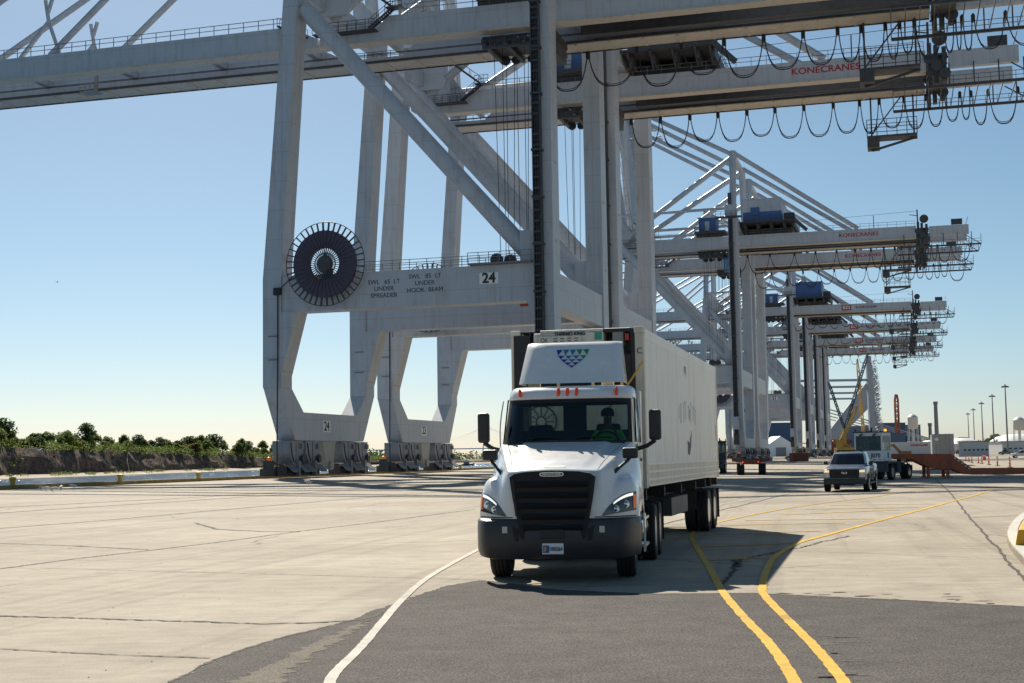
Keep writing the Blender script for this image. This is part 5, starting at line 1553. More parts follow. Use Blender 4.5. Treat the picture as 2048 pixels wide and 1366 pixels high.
mb = MB(); mb.lathe([(.30, 0), (.30, -.02), (.27, -.02), (.27, 0)], (-.68, -.022, 1.22), (0, 1, 0), 28, True); mb.lathe([(.10, 0), (.10, -.015), (.08, -.015), (.08, 0)], (-.68, -.022, 1.22), (0, 1, 0), 16, True)
for a in np.linspace(0, 6.283, 13)[:-1]: mb.bar((-.68 + .1 * math.cos(a), -.03, 1.22 + .1 * math.sin(a)), (-.68 + .28 * math.cos(a), -.03, 1.22 + .28 * math.sin(a)), .015)
mb.build('fan_guard', M_DARK, ru)
# ------------------------------------------------------------------ light vehicles
def light_vehicle(name, label, cat, loc, rz, paint, kind='pickup', detail=True, group=None):
    """local frame: -y front, x = viewer's right when seen from the front"""
    c = thing(name, label, cat, loc, rz, group)
    if kind == 'pickup':
        st = [(0, .55, 1.00, .93), (.04, .52, 1.10, .97), (.2, .5, 1.17, .99), (.8, .5, 1.22, 1.0), (1.35, .5, 1.27, 1.0), (3.5, .5, 1.27, 1.01), (3.56, .5, 1.27, .99), (3.62, .5, 1.34, 1.0), (5.6, .55, 1.36, 1.0), (5.75, .6, 1.34, .98), (5.78, .7, 1.2, .96)]
        gh = [(1.25, 1.15, 3.52, .90), (1.30, 1.25, 3.52, .90), (1.80, 1.95, 3.45, .755), (1.88, 2.12, 3.40, .72), (1.90, 2.4, 3.2, .60)]; wb = (.98, 4.65); L = 5.78; pillars = (2.42, 2.5)
    elif kind == 'suv':
        st = [(0, .5, .9, .88), (.05, .48, 1.0, .93), (.3, .46, 1.06, .95), (1.2, .46, 1.12, .96), (3.0, .46, 1.13, .97), (4.6, .46, 1.12, .96), (4.78, .55, 1.08, .92)]
        gh = [(1.10, 1.05, 4.72, .88), (1.14, 1.15, 4.70, .88), (1.66, 1.95, 4.45, .74), (1.74, 2.15, 4.3, .70), (1.76, 2.5, 4.0, .58)]; wb = (.9, 3.75); L = 4.8; pillars = (2.5, 3.5)
    else:
        st = [(0, .42, .72, .84), (.06, .38, .84, .89), (.4, .36, .90, .91), (1.2, .36, .96, .92), (3.4, .36, .98, .92), (4.5, .4, 1.0, .90), (4.68, .5, .9, .84)]
        gh = [(.95, 1.15, 3.9, .84), (.98, 1.25, 3.85, .84), (1.36, 2.0, 3.2, .68), (1.43, 2.2, 3.0, .62), (1.45, 2.4, 2.8, .5)]; wb = (.85, 3.6); L = 4.7; pillars = (2.3, 2.4)
    prof = []
    for (y, zb_, ztp, w_) in st:
        half = [(0, ztp), (.55 * w_, ztp), (.82 * w_, ztp - .02), (.95 * w_, ztp - .08), (w_, ztp - .2), (w_ * 1.01, (zb_ + ztp) / 2), (w_, zb_ + .12), (w_ * .95, zb_), (0, zb_)]
        row = [Vector((x, y, z)) for x, z in half] + [Vector((-x, y, z)) for x, z in reversed(half[1:-1])]
        prof.append(row + [row[0]])
    mb = MB(); mb.grid(prof); n = len(prof[0]) - 1
    mb.add(prof[0][:-1], [tuple(range(n))]); mb.add(prof[-1][:-1], [tuple(range(n))])
    body = weld(mb).build('body', paint, c, smooth=35)
    rings = []
    for z, y0, y1, hw in gh:
        rings.append([Vector(p) for p in ((0, y0 - .06, z), (hw * .6, y0 - .03, z), (hw * .95, y0 + .08, z), (hw, y0 + .3, z), (hw, y1 - .15, z), (hw * .93, y1, z), (0, y1 + .02, z), (-hw * .93, y1, z), (-hw, y1 - .15, z), (-hw, y0 + .3, z), (-hw * .95, y0 + .08, z), (-hw * .6, y0 - .03, z), (0, y0 - .06, z))])
    mb = MB(); mb.grid(rings); mb.add(rings[-1][:-1], [tuple(range(12))]); weld(mb).build('roof', paint, c, smooth=35)
    lo, hi = rings[1], rings[2]
    def q(a, b_, u0, u1, off):
        p = []
        for j, t in ((a, 0), (b_, 0), (b_, 1), (a, 1)): pass
        A, B, C_, D = lo[a].lerp(lo[b_], u0), lo[a].lerp(lo[b_], u1), hi[a].lerp(hi[b_], u1), hi[a].lerp(hi[b_], u0)
        return [x + off for x in (A, B, C_, D)]
    mb = MB()
    f_ = Vector((0, -.015, .008))
    for a in (10, 11, 0, 1):
        b_ = a + 1; mb.add(q(a, b_, .12 if a == 10 else 0, .88 if a == 1 else 1, f_), [(0, 1, 2, 3)])
    weld(mb).build('windscreen', M_DKGLASS, c)
    for s, (a, b_) in ((1, (3, 4)), (-1, (9, 8))):
        L_ = lo[b_].y - lo[a].y
        y0s = [(.0, (pillars[0] - lo[a].y) / L_), ((pillars[1] - lo[a].y) / L_, .96)]
        for u0, u1 in y0s:
            if u1 - u0 > .05:
                mb = MB(); mb.add(q(a, b_, u0, u1, Vector((s * .012, 0, .004))), [(0, 1, 2, 3)]); mb.build('side_window', M_DKGLASS, c)
    mb = MB(); mb.add(q(5, 7, 0.05, .95, Vector((0, .02, .005))), [(0, 1, 2, 3)]); mb.build('rear_window', M_DKGLASS, c)
    for s in (-1, 1):
        for y in wb:
            r = .40 if kind == 'pickup' else .34
            mb = MB(); mb.lathe([(r * 1.18, 0), (r * 1.18, s * .02)], (s * st[3][3] * 1.0, y, r * 1.02), (1, 0, 0), 20); mb.build('wheel_arch', M_BLACK, c)
            add_wheel(c, s * (st[3][3] - .08), y, r, r, .27, s, dish=0, rr_=r * .66)
        mb = MB(); mb.box(s * 1.08 - .09, s * 1.08 + .09, 1.75, 1.85, gh[0][0] + .02, gh[0][0] + .2); mb.bar((s * .93, 1.8, gh[0][0] + .08), (s * 1.05, 1.8, gh[0][0] + .08), .05); mb.build('mirror', M_BLKPL, c, bevel=.03)
    w0 = st[1][3]; zt_ = st[1][2]
    if kind == 'pickup':
        mb = MB(); mb.box(-w0 * .72, w0 * .72, -.045, .05, .66, 1.05); mb.box(-.55, .55, -.06, -.045, .85, .9); g_ = mb.build('grille', M_BLACK, c, bevel=.02)
        if detail:
            mb = MB(); mb.lathe([(.13, 0), (.13, .012)], (0, -.062, .9), (0, -1, 0), 18); b_ = mb.build('badge', M_BLKPL, g_); b_.scale = (1, 1, 1)
            text('Ford', .13, (0, -.078, .9), (1, 0, 0), (0, 0, 1), 'badge_lettering', M_CHROME, b_, depth=.002)
        mb = MB(); mb.box(-w0 * 1.01, w0 * 1.01, -.08, .12, .36, .63); mb.box(-w0 * .5, w0 * .5, -.1, .0, .30, .36); mb.build('bumper', M_BLKPL, c, bevel=.04)
        for s in (-1, 1):
            mb = MB(); x0, x1 = s * w0 * .70, s * w0 * .985
            mb.prism([(x0, -.05, .69), (x1, -.0, .70), (x1, .03, 1.06), (x0, -.04, 1.04)], (0, .06, 0)); hl_ = mb.build('headlight', mat('pickup_lamp', (.6, .58, .55), .15), c, bevel=.01)
            mb = MB(); mb.prism([(x0 + s * .03, -.058, .93), (x1 - s * .01, -.004, .93), (x1 - s * .01, .016, 1.04), (x0 + s * .03, -.05, 1.03)], (0, .01, 0)); mb.build('turn_signal', mat('lit_amber', (.85, .6, .3), .3, emit=(1, .72, .40), estr=.5), hl_)
        mb = MB(); mb.box(-.62, .62, 2.5, 2.62, 1.93, 1.98); mb.box(-.6, -.55, 2.4, 3.1, 1.9, 1.95); mb.box(.55, .6, 2.4, 3.1, 1.9, 1.95); mb.build('light_bar', M_BLACK, c)
        mb = MB(); mb.box(.70, 1.06, 1.4, 3.6, .36, .44); mb.build('side_step', M_BLKPL, c); mb = MB(); mb.box(-1.06, -.70, 1.4, 3.6, .36, .44); mb.build('side_step', M_BLKPL, c)
        for y in (2.36, 3.5):
            mb = MB(); mb.box(1.008, 1.024, y, y + .02, .6, 1.2); mb.build('door_seam', M_BLACK, c)
        for y in (2.2, 3.3):
            mb = MB(); mb.box(1.01, 1.035, y, y + .14, 1.06, 1.10); mb.build('door_handle', M_BLKPL, c)
    else:
        mb = MB(); mb.box(-w0 * .55, w0 * .55, -.03, .04, zt_ - .32, zt_ - .12); mb.build('grille', M_BLACK, c)
        for s in (-1, 1):
            mb = MB(); mb.prism([(s * w0 * .60, -.02, zt_ - .25), (s * w0 * .95, .02, zt_ - .25), (s * w0 * .95, .04, zt_ - .1), (s * w0 * .6, 0, zt_ - .1)], (0, .05, 0)); mb.build('headlight', M_SIGNW, c)
            mb = MB(); mb.box(min(s * w0 * .7, s * w0 * .96), max(s * w0 * .7, s * w0 * .96), L - .06, L + .012, zt_ - .12, zt_ + .06); mb.build('tail_light', M_RED, c)
    return c


P_SILVER = mat('silver_paint', (.11, .14, .19), .25, coat=.6, var=.03)
P_WHITE = mat('white_car_paint', (.72, .72, .72), .25, coat=.6)
P_GREY = mat('grey_car_paint', (.16, .17, .18), .25, coat=.6)
P_REDC = mat('red_car_paint', (.40, .025, .02), .25, coat=.6)
P_BLACKC = mat('black_car_paint', (.02, .02, .022), .2, coat=.6)
pk = g(1690, 984)
light_vehicle('pickup_truck', 'dark blue grey pickup truck with lit amber lamps driving towards the camera', 'pickup truck', (pk.x, pk.y, 0), -R(20), P_SILVER)
GP = 'vehicles parked at the right of the yard'
for px, py, kd, pt, rz, nm, lb, ct in (
        (2022, 916.0, 'suv', P_WHITE, 100, 'parked_suv', 'white suv parked side on, nearest of the cars behind the orange channelisers', 'suv'),
        (1999, 909.5, 'pickup', P_SILVER, 130, 'parked_pickup', 'dark pickup parked left of the white suv', 'pickup truck'),
        (2016, 907.5, 'sedan', P_WHITE, 120, 'parked_car', 'white car parked just behind the white suv', 'car'),
        (2046, 911.0, 'pickup', P_WHITE, 150, 'parked_pickup', 'white pickup cut off by the right edge of the picture', 'pickup truck'),
        (1984, 907.0, 'pickup', P_REDC, 170, 'parked_pickup', 'red pickup parked left of the other cars', 'pickup truck'),
        (1908, 909.0, 'pickup', P_BLACKC, 60, 'parked_pickup', 'black pickup parked right of the grey box trailer', 'pickup truck'),
        (2035, 905.5, 'suv', P_GREY, 110, 'parked_suv', 'dark grey suv parked in the back row at the right', 'suv'),
        (1676, 911.5, 'suv', P_GREY, 75, 'parked_suv', 'grey suv parked below the yellow crawler crane', 'suv'),
        (1860, 910.0, 'suv', P_BLACKC, 95, 'parked_suv', 'black suv parked left of the grey box trailer', 'suv'),
        (1960, 907.0, 'pickup', P_GREY, 160, 'parked_pickup', 'grey pickup parked in front of the white office trailer', 'pickup truck'),
        (1973, 905.8, 'suv', P_BLACKC, 140, 'parked_suv', 'black suv in the back row left of the red pickup', 'suv'),
        (1612, 915.5, 'suv', P_WHITE, 80, 'parked_suv', 'white suv parked under the distant crane legs', 'suv'),
        (1655, 913.0, 'pickup', P_BLACKC, 80, 'parked_pickup', 'black pickup beyond the driving pickup, under the far cranes', 'pickup truck')):
    q = g(px, py); light_vehicle(nm, lb, ct, (q.x, q.y, 0), -R(rz), pt, kd, False, GP)

# ------------------------------------------------------------------ yard tractors
M_YTW = mat('yard_tractor_white', (.82, .82, .82), .4, var=.05, vscale=1, dirt=(.3, .26, .2), dirt_amt=.5, streak=3)
M_YTC = mat('yard_tractor_cream', (.55, .48, .34), .45, var=.05)
def yard_tractor(label, loc, rz, paint, number=None):
    c = thing('yard_tractor', label, 'yard tractor', loc, rz, 'terminal tractors in the yard')
    x0, x1, y0, y1, z0, z1 = -1.15, .75, .25, 1.95, 1.25, 3.15
    def fr(a, b_, zz0, zz1, y): return (min(a, b_), max(a, b_), y, zz0, zz1)
    mb = MB()
    mb.box(x0, x1, y0, y1, z0, 1.95); mb.box(x0, x1, y0, y1, 2.92, z1)
    for xa in (x0, x1 - .1):
        for ya in (y0, y1 - .1): mb.box(xa, xa + .1, ya, ya + .1, 1.951, 2.919)
    mb.box(x0, x1, y1 - .06, y1 - .005, 1.951, 2.0)
    cab_ = mb.build('cab', paint, c, bevel=.02)
    for nm, vs in (('windscreen', [(x0 + .08, y0 + .02, 1.93), (x1 - .08, y0 + .02, 1.93), (x1 - .08, y0 + .06, 2.93), (x0 + .08, y0 + .06, 2.93)]),
                   ('side_window', [(x1 - .02, y0 + .1, 1.93), (x1 - .02, y1 - .1, 1.93), (x1 - .02, y1 - .1, 2.93), (x1 - .02, y0 + .1, 2.93)]),
                   ('side_window', [(x0 + .02, y0 + .1, 1.93), (x0 + .02, y1 - .1, 1.93), (x0 + .02, y1 - .1, 2.93), (x0 + .02, y0 + .1, 2.93)]),
                   ('rear_window', [(x0 + .08, y1 - .03, 1.93), (x1 - .08, y1 - .03, 1.93), (x1 - .08, y1 - .03, 2.93), (x0 + .08, y1 - .03, 2.93)])):
        mb = MB(); mb.add(vs, [(0, 1, 2, 3)]); mb.build(nm, M_DKGLASS if nm == 'windscreen' else M_GLASS, cab_)
    mb = MB(); mb.box(x1 + .004, x1 + .012, .65, 1.75, 1.32, 1.92); d_ = mb.build('door', paint, c); mb = MB(); mb.box(x1 + .012, x1 + .05, 1.2, 1.3, 1.45, 1.85); mb.build('door_handle', M_DARK, d_)
    mb = MB(); mb.box(x0 - .06, x1 + .06, y0 - .1, y1 + .1, z1 + .001, z1 + .07); mb.build('roof_visor', M_DARK, c)
    mb = MB(); mb.lathe([(.09, 0), (.09, .12), (.05, .17), (0, .17)], (x1 - .25, y1 - .3, z1 + .07), (0, 0, 1), 12); mb.build('beacon', mat('lit_beacon', (.9, .3, .02), .3, emit=(1, .4, .03), estr=1.2), c)
    mb = MB(); mb.bar((x0 + .1, y0, z1 + .07), (x0 + .1, y0, z1 + .3), .08); mb.bar((x0 + .6, y1, z1), (x0 + .6, y1, z1 + .35), .12); mb.bar((x0 + .4, y0 - .06, z1 - .2), (x0 + .6, y0 - .12, z1 - .1), .08); mb.bar((x1 - .6, y0 - .06, z1 - .2), (x1 - .4, y0 - .12, z1 - .1), .08); mb.build('roof_lamps', M_DARK, c)
    mb = MB()
    for x in (x1 - .2, x1 - .55, x0 + .3, x0 + .6): mb.box(x - .06, x + .06, y0 - .012, y0 - .003, 1.33, 1.38)
    for y in (.4, .75, 1.15, 1.6): mb.box(x1 + .013, x1 + .02, y, y + .1, 1.3, 1.34)
    mb.build('red_reflectors', M_RED, c)
    mb = MB(); mb.box(x0 + .1, x1 - .1, .7, 1.3, 1.3, 1.95); mb.box(-.5, .1, 1.2, 1.6, 1.9, 2.5); mb.build('seat', M_BLACK, c)
    mb = MB()
    for s in (-1, 1): mb.box(s * .45 - .08, s * .45 + .08, .1, 5.2, .62, .95)
    mb.box(-1.1, 1.1, .0, .25, .55, 1.15); mb.box(-1.1, 1.1, .3, 1.9, 1.1, 1.24); mb.box(-.6, .6, 3.6, 4.9, .96, 1.15); mb.box(.5, 1.15, 1.95, 2.7, .5, 1.2); mb.box(-1.15, -.5, 1.95, 2.9, .5, 1.2); mb.box(-1.1, 1.1, 5.0, 5.2, .5, .95)
    mb.bar((0, 2.1, 1.2), (0, 2.3, 3.0), .14); mb.bar((-.7, 2.1, 1.0), (-.7, 2.1, 3.3), .12)
    mb.build('chassis', M_DARK, c)
    for s in (-1, 1):
        add_wheel(c, s * .98, 1.1, .52, .52, .3, s); add_wheel(c, s * 1.10, 4.2, .52, .52, .27, s, dish=-.1); add_wheel(c, s * .8, 4.2, .52, .52, .27, s, dish=-.1)
        mb = MB(); mb.tube([(s * .97, 4.2 + .66 * math.cos(a), .52 + .66 * math.sin(a)) for a in np.linspace(2.6, -.5, 12)], .05, 6); mb.build('mudguard', M_DARK, c)
    if number:
        text(number, .36, (.28, y0 - .004, 1.62), (1, 0, 0), (0, 0, 1), 'fleet_number', M_INK, c, depth=.002, bold=.012)
        text('APMT', .2, (-.2, y0 - .004, 1.85), (1, 0, 0), (0, 0, 1), 'fleet_lettering', M_INK, c, depth=.002, bold=.005) if False else None
    return c


YT = Vector((23.5, 91.0, 0))
yard_tractor('white terminal tractor numbered J070 pulling the orange gooseneck trailer', YT, -R(34), M_YTW, 'J070')
seated_person(-.2, 1.55, 2.0, 'yard tractor driver in a hi-vis jacket behind the side window', YT, -R(34))
q = g(1612, 921); yard_tractor('cream terminal tractor beneath the distant cranes, left of the driving pickup', (q.x, q.y, 0), R(55), M_YTC)
q = g(1833, 918); yard_tractor('small white terminal tractor behind the orange gooseneck trailer', (q.x, q.y, 0), -R(8), M_YTW)
q = g(1441, 947); yard_tractor('dark backed terminal tractor seen from behind beside the container', (q.x + .3, q.y + 5, 0), R(180) - R(12), mat('dark_tractor_paint', (.06, .06, .07), .5))

M_ORG = mat('weathered_orange', (.46, .105, .045), .6, var=.2, vscale=1.5, dirt=(.10, .05, .035), dirt_amt=.8, streak=2)
GN = thing('gooseneck_trailer', 'weathered orange gooseneck low trailer behind the white terminal tractor', 'trailer', (26.3, 95.3, 0), R(-6.5))
neck = [(-.6, 1.72), (3.6, 1.66), (4.95, .66), (13.6, .60), (13.6, .20), (4.9, .22), (4.4, .28), (3.6, .66), (2.2, .70), (1.0, 1.32), (-.6, 1.42)]
for y in (-.95, .62):
    mb = MB(); mb.prism([(x, y, z) for x, z in neck], (0, .33, 0)); mb.build('side_beam', M_ORG, GN)
mb = MB()
for x, z in ((-.3, 1.55), (1, 1.5), (2.2, 1.3), (3.4, 1.25), (5.4, .44), (7, .42), (8.6, .42), (10.4, .42), (12.2, .42), (13.4, .42)): mb.box(x - .12, x + .12, -.62, .62, z - .15, z + .15)
mb.box(-.5, 3.6, -.62, .62, 1.52, 1.58)
mb.build('cross_members', M_ORG, GN)
for x in (2.05, 3.35):
    for y in (-.8, .8):
        mb = MB(); mb.box(x - .10, x + .10, y - .1, y + .1, .12, 1.0); mb.box(x - .24, x + .28, y - .2, y + .2, .05, .12); mb.build('landing_leg', M_ORG, GN)
mb = MB(); mb.bar((2.05, -.8, .62), (3.35, -.8, .62), .1); mb.bar((2.05, .8, .62), (3.35, .8, .62), .1); mb.build('leg_brace', M_ORG, GN)
mb = MB()
for k in range(5): t = k / 4; x = 3.85 + .9 * t; z = 1.46 - .72 * t; mb.box(x - .06, x + .06, -.962, -.955, z - .14, z - .06)
mb.build('red_white_tape', M_SIGNW, GN)
for x in (11.6, 12.9):
    for s in (-1, 1): add_wheel(GN, x, s * .45, .4, .4, .5, s, dish=0).rotation_euler = (0, 0, R(90))

q = g(1502, 950)
BC = thing('yard_trailer', 'rusty red yard trailer seen from behind under the crane bogies', 'trailer', (q.x, q.y, 0), -R(12))
M_RUST = mat('rusty_red_steel', (.17, .045, .03), .7, var=.3, vscale=1.5)
mb = MB()
for s in (-1, 1): mb.box(s * .5 - .1, s * .5 + .1, 0, 11.5, 1.0, 1.4)
for y in (0, 1.8, 3.6, 5.4, 7.2, 9, 10.8, 11.4): mb.box(-1.35, 1.35, y, y + .18, 1.15, 1.42)
mb.box(-1.65, -1.3, -.02, 11.4, 1.2, 1.55); mb.box(1.3, 1.65, -.02, 11.4, 1.2, 1.55); mb.box(-.7, .7, -.05, .02, .95, 1.35)
mb.build('frame', M_RUST, BC)
for s in (-1, 1):
    for y in (.75, 2.0):
        add_wheel(BC, s * 1.12, y, .52, .52, .28, s, dish=-.1); add_wheel(BC, s * .8, y, .52, .52, .28, s, dish=-.1)
    mb = MB(); mb.box(min(s * .62, s * .74), max(s * .62, s * .74), -.075, -.052, 1.1, 1.2); mb.build('tail_light', mat('lit_red', (.8, .03, .02), .3, emit=(1, .05, .02), estr=.8), BC)
q = g(1583, 925)
RB = thing('open_top_container', 'dark rusty container standing under the distant cranes', 'container', (q.x, q.y, .15), -R(70))
RB.scale = (.6, .6, .7)
mb = MB(); mb.box(-1.2, 1.2, 0, 6, 0, .15); 
for s in (-1, 1):
    mb.grid([[Vector((s * (1.2 - .03 * (k % 2)), k * .25, z)) for k in range(25)] for z in (.15, 2.5)])
mb.build('walls', M_RUST, RB); mb = MB(); mb.box(-1.2, 1.2, -.04, .04, .15, 2.5); mb.build('end_wall', M_RUST, RB)

# grey box trailer from behind
q = g(1888, 932)
BT = thing('box_trailer', 'grey box trailer with closed double doors seen from behind', 'trailer', (q.x, q.y, 0), -R(16))
M_BOXG = mat('trailer_grey', (.30, .31, .32), .5, var=.08, vscale=1.5, dirt=(.15, .14, .12), dirt_amt=.5, streak=3)
mb = MB(); mb.box(-1.3, 1.3, .05, 13.5, 1.1, 3.95); mb.build('box_body', M_BOXG, BT)
for s in (-1, 1):
    mb = MB(); mb.box(min(s * .02, s * 1.22), max(s * .02, s * 1.22), 0, .045, 1.2, 3.85); d_ = mb.build('rear_door', M_BOXG, BT)
    mb = MB(); mb.bar((s * .35, -.02, 1.3), (s * .35, -.02, 4.0), .05); mb.build('lock_rod', M_GREY, d_); mb = MB(); mb.bar((s * .8, -.02, 1.3), (s * .8, -.02, 4.0), .05); mb.build('lock_rod', M_GREY, d_)
mb = MB(); mb.lathe([(.2, 0), (.2, .012)], (-.75, -.012, 3.3), (0, 1, 0), 16); mb.build('speed_sticker', M_SIGNW, BT)
for x, z in ((-.2, 3.15), (.5, 3.2), (1.0, 1.75)):
    mb = MB(); mb.box(x - .13, x + .13, -.05, -.03, z - .13, z + .13); mb.build('amber_placard', mat('placard_amber', (.6, .25, .03), .5), BT)
mb = MB(); mb.box(-1.1, 1.1, .1, 3.0, .6, 1.1); mb.build('undercarriage', M_BLACK, BT)
for s in (-1, 1):
    for y in (.9, 2.2): add_wheel(BT, s * 1.0, y, .5, .5, .5, s)

# ------------------------------------------------------------------ channeliser posts and barrels
M_ORANGE = mat('safety_orange', (.75, .09, .02), .5)
q0 = None; GC = 'orange channelisers in front of the parked cars'
posts = [(2020, 935, 'tall orange and white channeliser post nearest the camera'), (1995, 932, 'orange and white channeliser post, second nearest, left of the white suv'), (1978, 930, 'thin orange channeliser right of the striped barrel'),
         (1964, 927.5, 'thin orange channeliser just left of the striped barrel'), (1957, 926.5, 'orange channeliser, second left of the striped barrel'), (1944, 926, 'wide based orange channeliser in the left group of three'), (1938, 923.5, 'orange channeliser in the middle of the left group'),
         (1932, 922, 'leftmost orange channeliser beside the grey box trailer')]
for px, py, lb in posts:
    q = g(px, py)
    if q0 is None:
        q0 = thing('channeliser_post', None, None)
        mb = MB(); mb.lathe([(.09, .06), (.085, .5), (.08, 1.05), (.06, 1.12), (.0, 1.14)], (0, 0, 0), (0, 0, 1), 14); mb.build('post', M_ORANGE, q0, smooth=40)
        mb = MB(); mb.lathe([(.094, .82), (.092, .94)], (0, 0, 0), (0, 0, 1), 14); mb.build('reflective_band', M_SIGNW, q0); mb = MB(); mb.lathe([(.097, .56), (.095, .68)], (0, 0, 0), (0, 0, 1), 14); mb.build('reflective_band', M_SIGNW, q0)
        mb = MB(); mb.lathe([(.30, 0), (.30, .04), (.2, .08), (0, .08)], (0, 0, 0), (0, 0, 1), 14); mb.build('base', M_BLACK, q0); o = q0
    else: o = copy_tree(q0)
    o.location = q; tag(o, lb, 'channeliser', GC)
q = g(1969, 921); BR = thing('traffic_barrel', 'orange and white striped traffic barrel among the channelisers', 'barrel', q)
mb = MB(); mb.lathe([(.33, .05), (.31, .3), (.31, .3)], (0, 0, 0), (0, 0, 1), 18); mb.lathe([(.29, .5), (.28, .72)], (0, 0, 0), (0, 0, 1), 18); mb.lathe([(.26, .92), (.2, 1.1), (0, 1.12)], (0, 0, 0), (0, 0, 1), 18); mb.lathe([(.305, .301), (.295, .49)], (0, 0, 0), (0, 0, 1), 18); mb.build('drum', M_ORANGE, BR)
for a, b_ in ((.3, .5), (.72, .92)): mb = MB(); mb.lathe([(.312 - a * .03, a), (.30 - b_ * .025, b_)], (0, 0, 0), (0, 0, 1), 18); mb.build('white_band', M_SIGNW, BR)

# ------------------------------------------------------------------ kerbed island at the right edge
M_KW = mat('white_kerb_paint', (.50, .48, .43), .7, var=.12, vscale=2.5, dirt=(.2, .17, .13), dirt_amt=.6)
ik = smooth_pts([(2110, 1012), (2068, 1023), (2036, 1042), (2018, 1064), (2014, 1082), (2023, 1103), (2050, 1134), (2090, 1176), (2140, 1230)], 5)
def strip(name, pts, w0, w1, z0, z1, m, **k):
    mb = MB(); rows = []
    for i, p in enumerate(pts):
        d = (pts[min(i + 1, len(pts) - 1)] - pts[max(i - 1, 0)]).normalized(); s = Vector((-d.y, d.x, 0))
        if s.x < 0: pass
        rows.append([p + s * w0 + Vector((0, 0, z0)), p + s * (w0 + .02) + Vector((0, 0, z1)), p + s * w1 + Vector((0, 0, z1)), p + s * w1 + Vector((0, 0, z0))])
    mb.grid(rows); return mb.build(name, m, **k)
tag(strip('island_kerb', ik, 0, .22, .002, .14, M_KW), 'white painted curved kerb of the island at the right edge', 'kerb')
back = [p + Vector((1.6 + .5 * math.sin(3.14 * i / (len(ik) - 1)), .3, 0)) for i, p in enumerate(ik)]
poly = [p + Vector((0, 0, .003)) for p in ik + back[::-1]]
mb = MB(); mb.prism(poly, (0, 0, .122)); tag(mb.build('island_pavement', M_CONC), kind='structure')
BB = thing('barrier_block', 'yellow and black striped concrete barrier on the kerbed island', 'barrier')
M_YB = mat('barrier_yellow', (.62, .33, .02), .6, var=.12, vscale=3); M_BB = mat('barrier_black', (.03, .028, .026), .7, var=.3, vscale=3)
b0, b1 = g(2058, 1046), g(2031, 1106)
dv = (b1 - b0).normalized(); sv = Vector((-dv.y, dv.x, 0)); L_ = (b1 - b0).length
if sv.x < 0: sv = -sv
n_ = 7
for k in range(n_):
    a, b_ = b0.lerp(b1, k / n_), b0.lerp(b1, (k + 1) / n_ - .003)
    mb = MB(); mb.prism([a + Vector((0, 0, .13)), a + sv * .5 + Vector((0, 0, .13)), a + sv * .42 + Vector((0, 0, .42)), a + sv * .06 + Vector((0, 0, .42))], b_ - a); mb.build('painted_segment', M_YB if k % 2 == 0 or k == 5 else M_BB, BB, bevel=.02)

# ------------------------------------------------------------------ lattice helper, mobile cranes
def lattice(mb, p0, p1, w, n, r):
    p0, p1 = Vector(p0), Vector(p1); d = (p1 - p0).normalized()
    a = Vector((0, 1, 0)) if abs(d.y) < .8 else Vector((1, 0, 0)); s = d.cross(a).normalized(); t = d.cross(s)
    cs = [(s + t) * w / 2, (s - t) * w / 2, (-s - t) * w / 2, (-s + t) * w / 2]
    for c in cs: mb.bar(p0 + c * .5, p0.lerp(p1, .12) + c, r * 1.6); mb.bar(p0.lerp(p1, .12) + c, p0.lerp(p1, .88) + c, r * 1.6); mb.bar(p0.lerp(p1, .88) + c, p1 + c * .4, r * 1.6)
    for i in range(n):
        q0_, q1_ = p0.lerp(p1, .12 + .76 * i / n), p0.lerp(p1, .12 + .76 * (i + 1) / n)
        for k in range(4):
            c0, c1 = cs[k], cs[(k + 1) % 4]
            mb.bar(q0_ + (c0 if i % 2 else c1), q1_ + (c1 if i % 2 else c0), r)
    return mb
M_YCR = mat('crane_yellow', (.50, .31, .05), .5, var=.1); M_BJ = mat('lattice_blue', (.03, .065, .12), .5); M_OR = mat('lattice_orange', (.42, .11, .05), .5)
Dm = 480.0
def W3(px, py, D): return Vector((far(px, D, py), D, hgt(px, py, D)))
base = Vector((far(1690, Dm), Dm, 0))
MC = thing('mobile_crane', 'yellow crawler crane with a blue lattice jib raised behind the yard', 'crane', base)
def rel(px, py): return W3(px, py, Dm) - base
mb = MB(); mb.box(-3.6, -2.4, -3.5, 3.5, 0, 1.2); mb.box(2.4, 3.6, -3.5, 3.5, 0, 1.2); mb.build('crawler_tracks', M_BLACK, MC, bevel=.3)
mb = MB(); mb.box(-3.2, 3.4, -2.2, 2.5, 1.3, 3.6); mb.box(-3.0, -1.2, -2.4, -.4, 3.6, 5.4); mb.box(1.4, 5.0, -2, 2, 2.0, 3.4); mb.build('upper_works', M_YCR, MC)
mb = MB(); lattice(mb, rel(1677, 893), rel(1714, 812), 1.0, 14, .2); mb.build('mast', M_YCR, MC)
mb = MB(); lattice(mb, (2, 0, 3), rel(1667, 880), 1.3, 6, .22); mb.build('back_mast', M_YCR, MC)
mb = MB(); lattice(mb, rel(1689, 858), rel(1736, 706), .75, 24, .16); mb.build('jib', M_BJ, MC)
mb = MB(); lattice(mb, rel(1689, 858), rel(1657, 764), .6, 16, .15); mb.build('jib_strut', M_BJ, MC)
mb = MB(); mb.bar(rel(1689, 858), (0, 0, 3.2), 1.0); mb.build('boom_foot', M_YCR, MC)
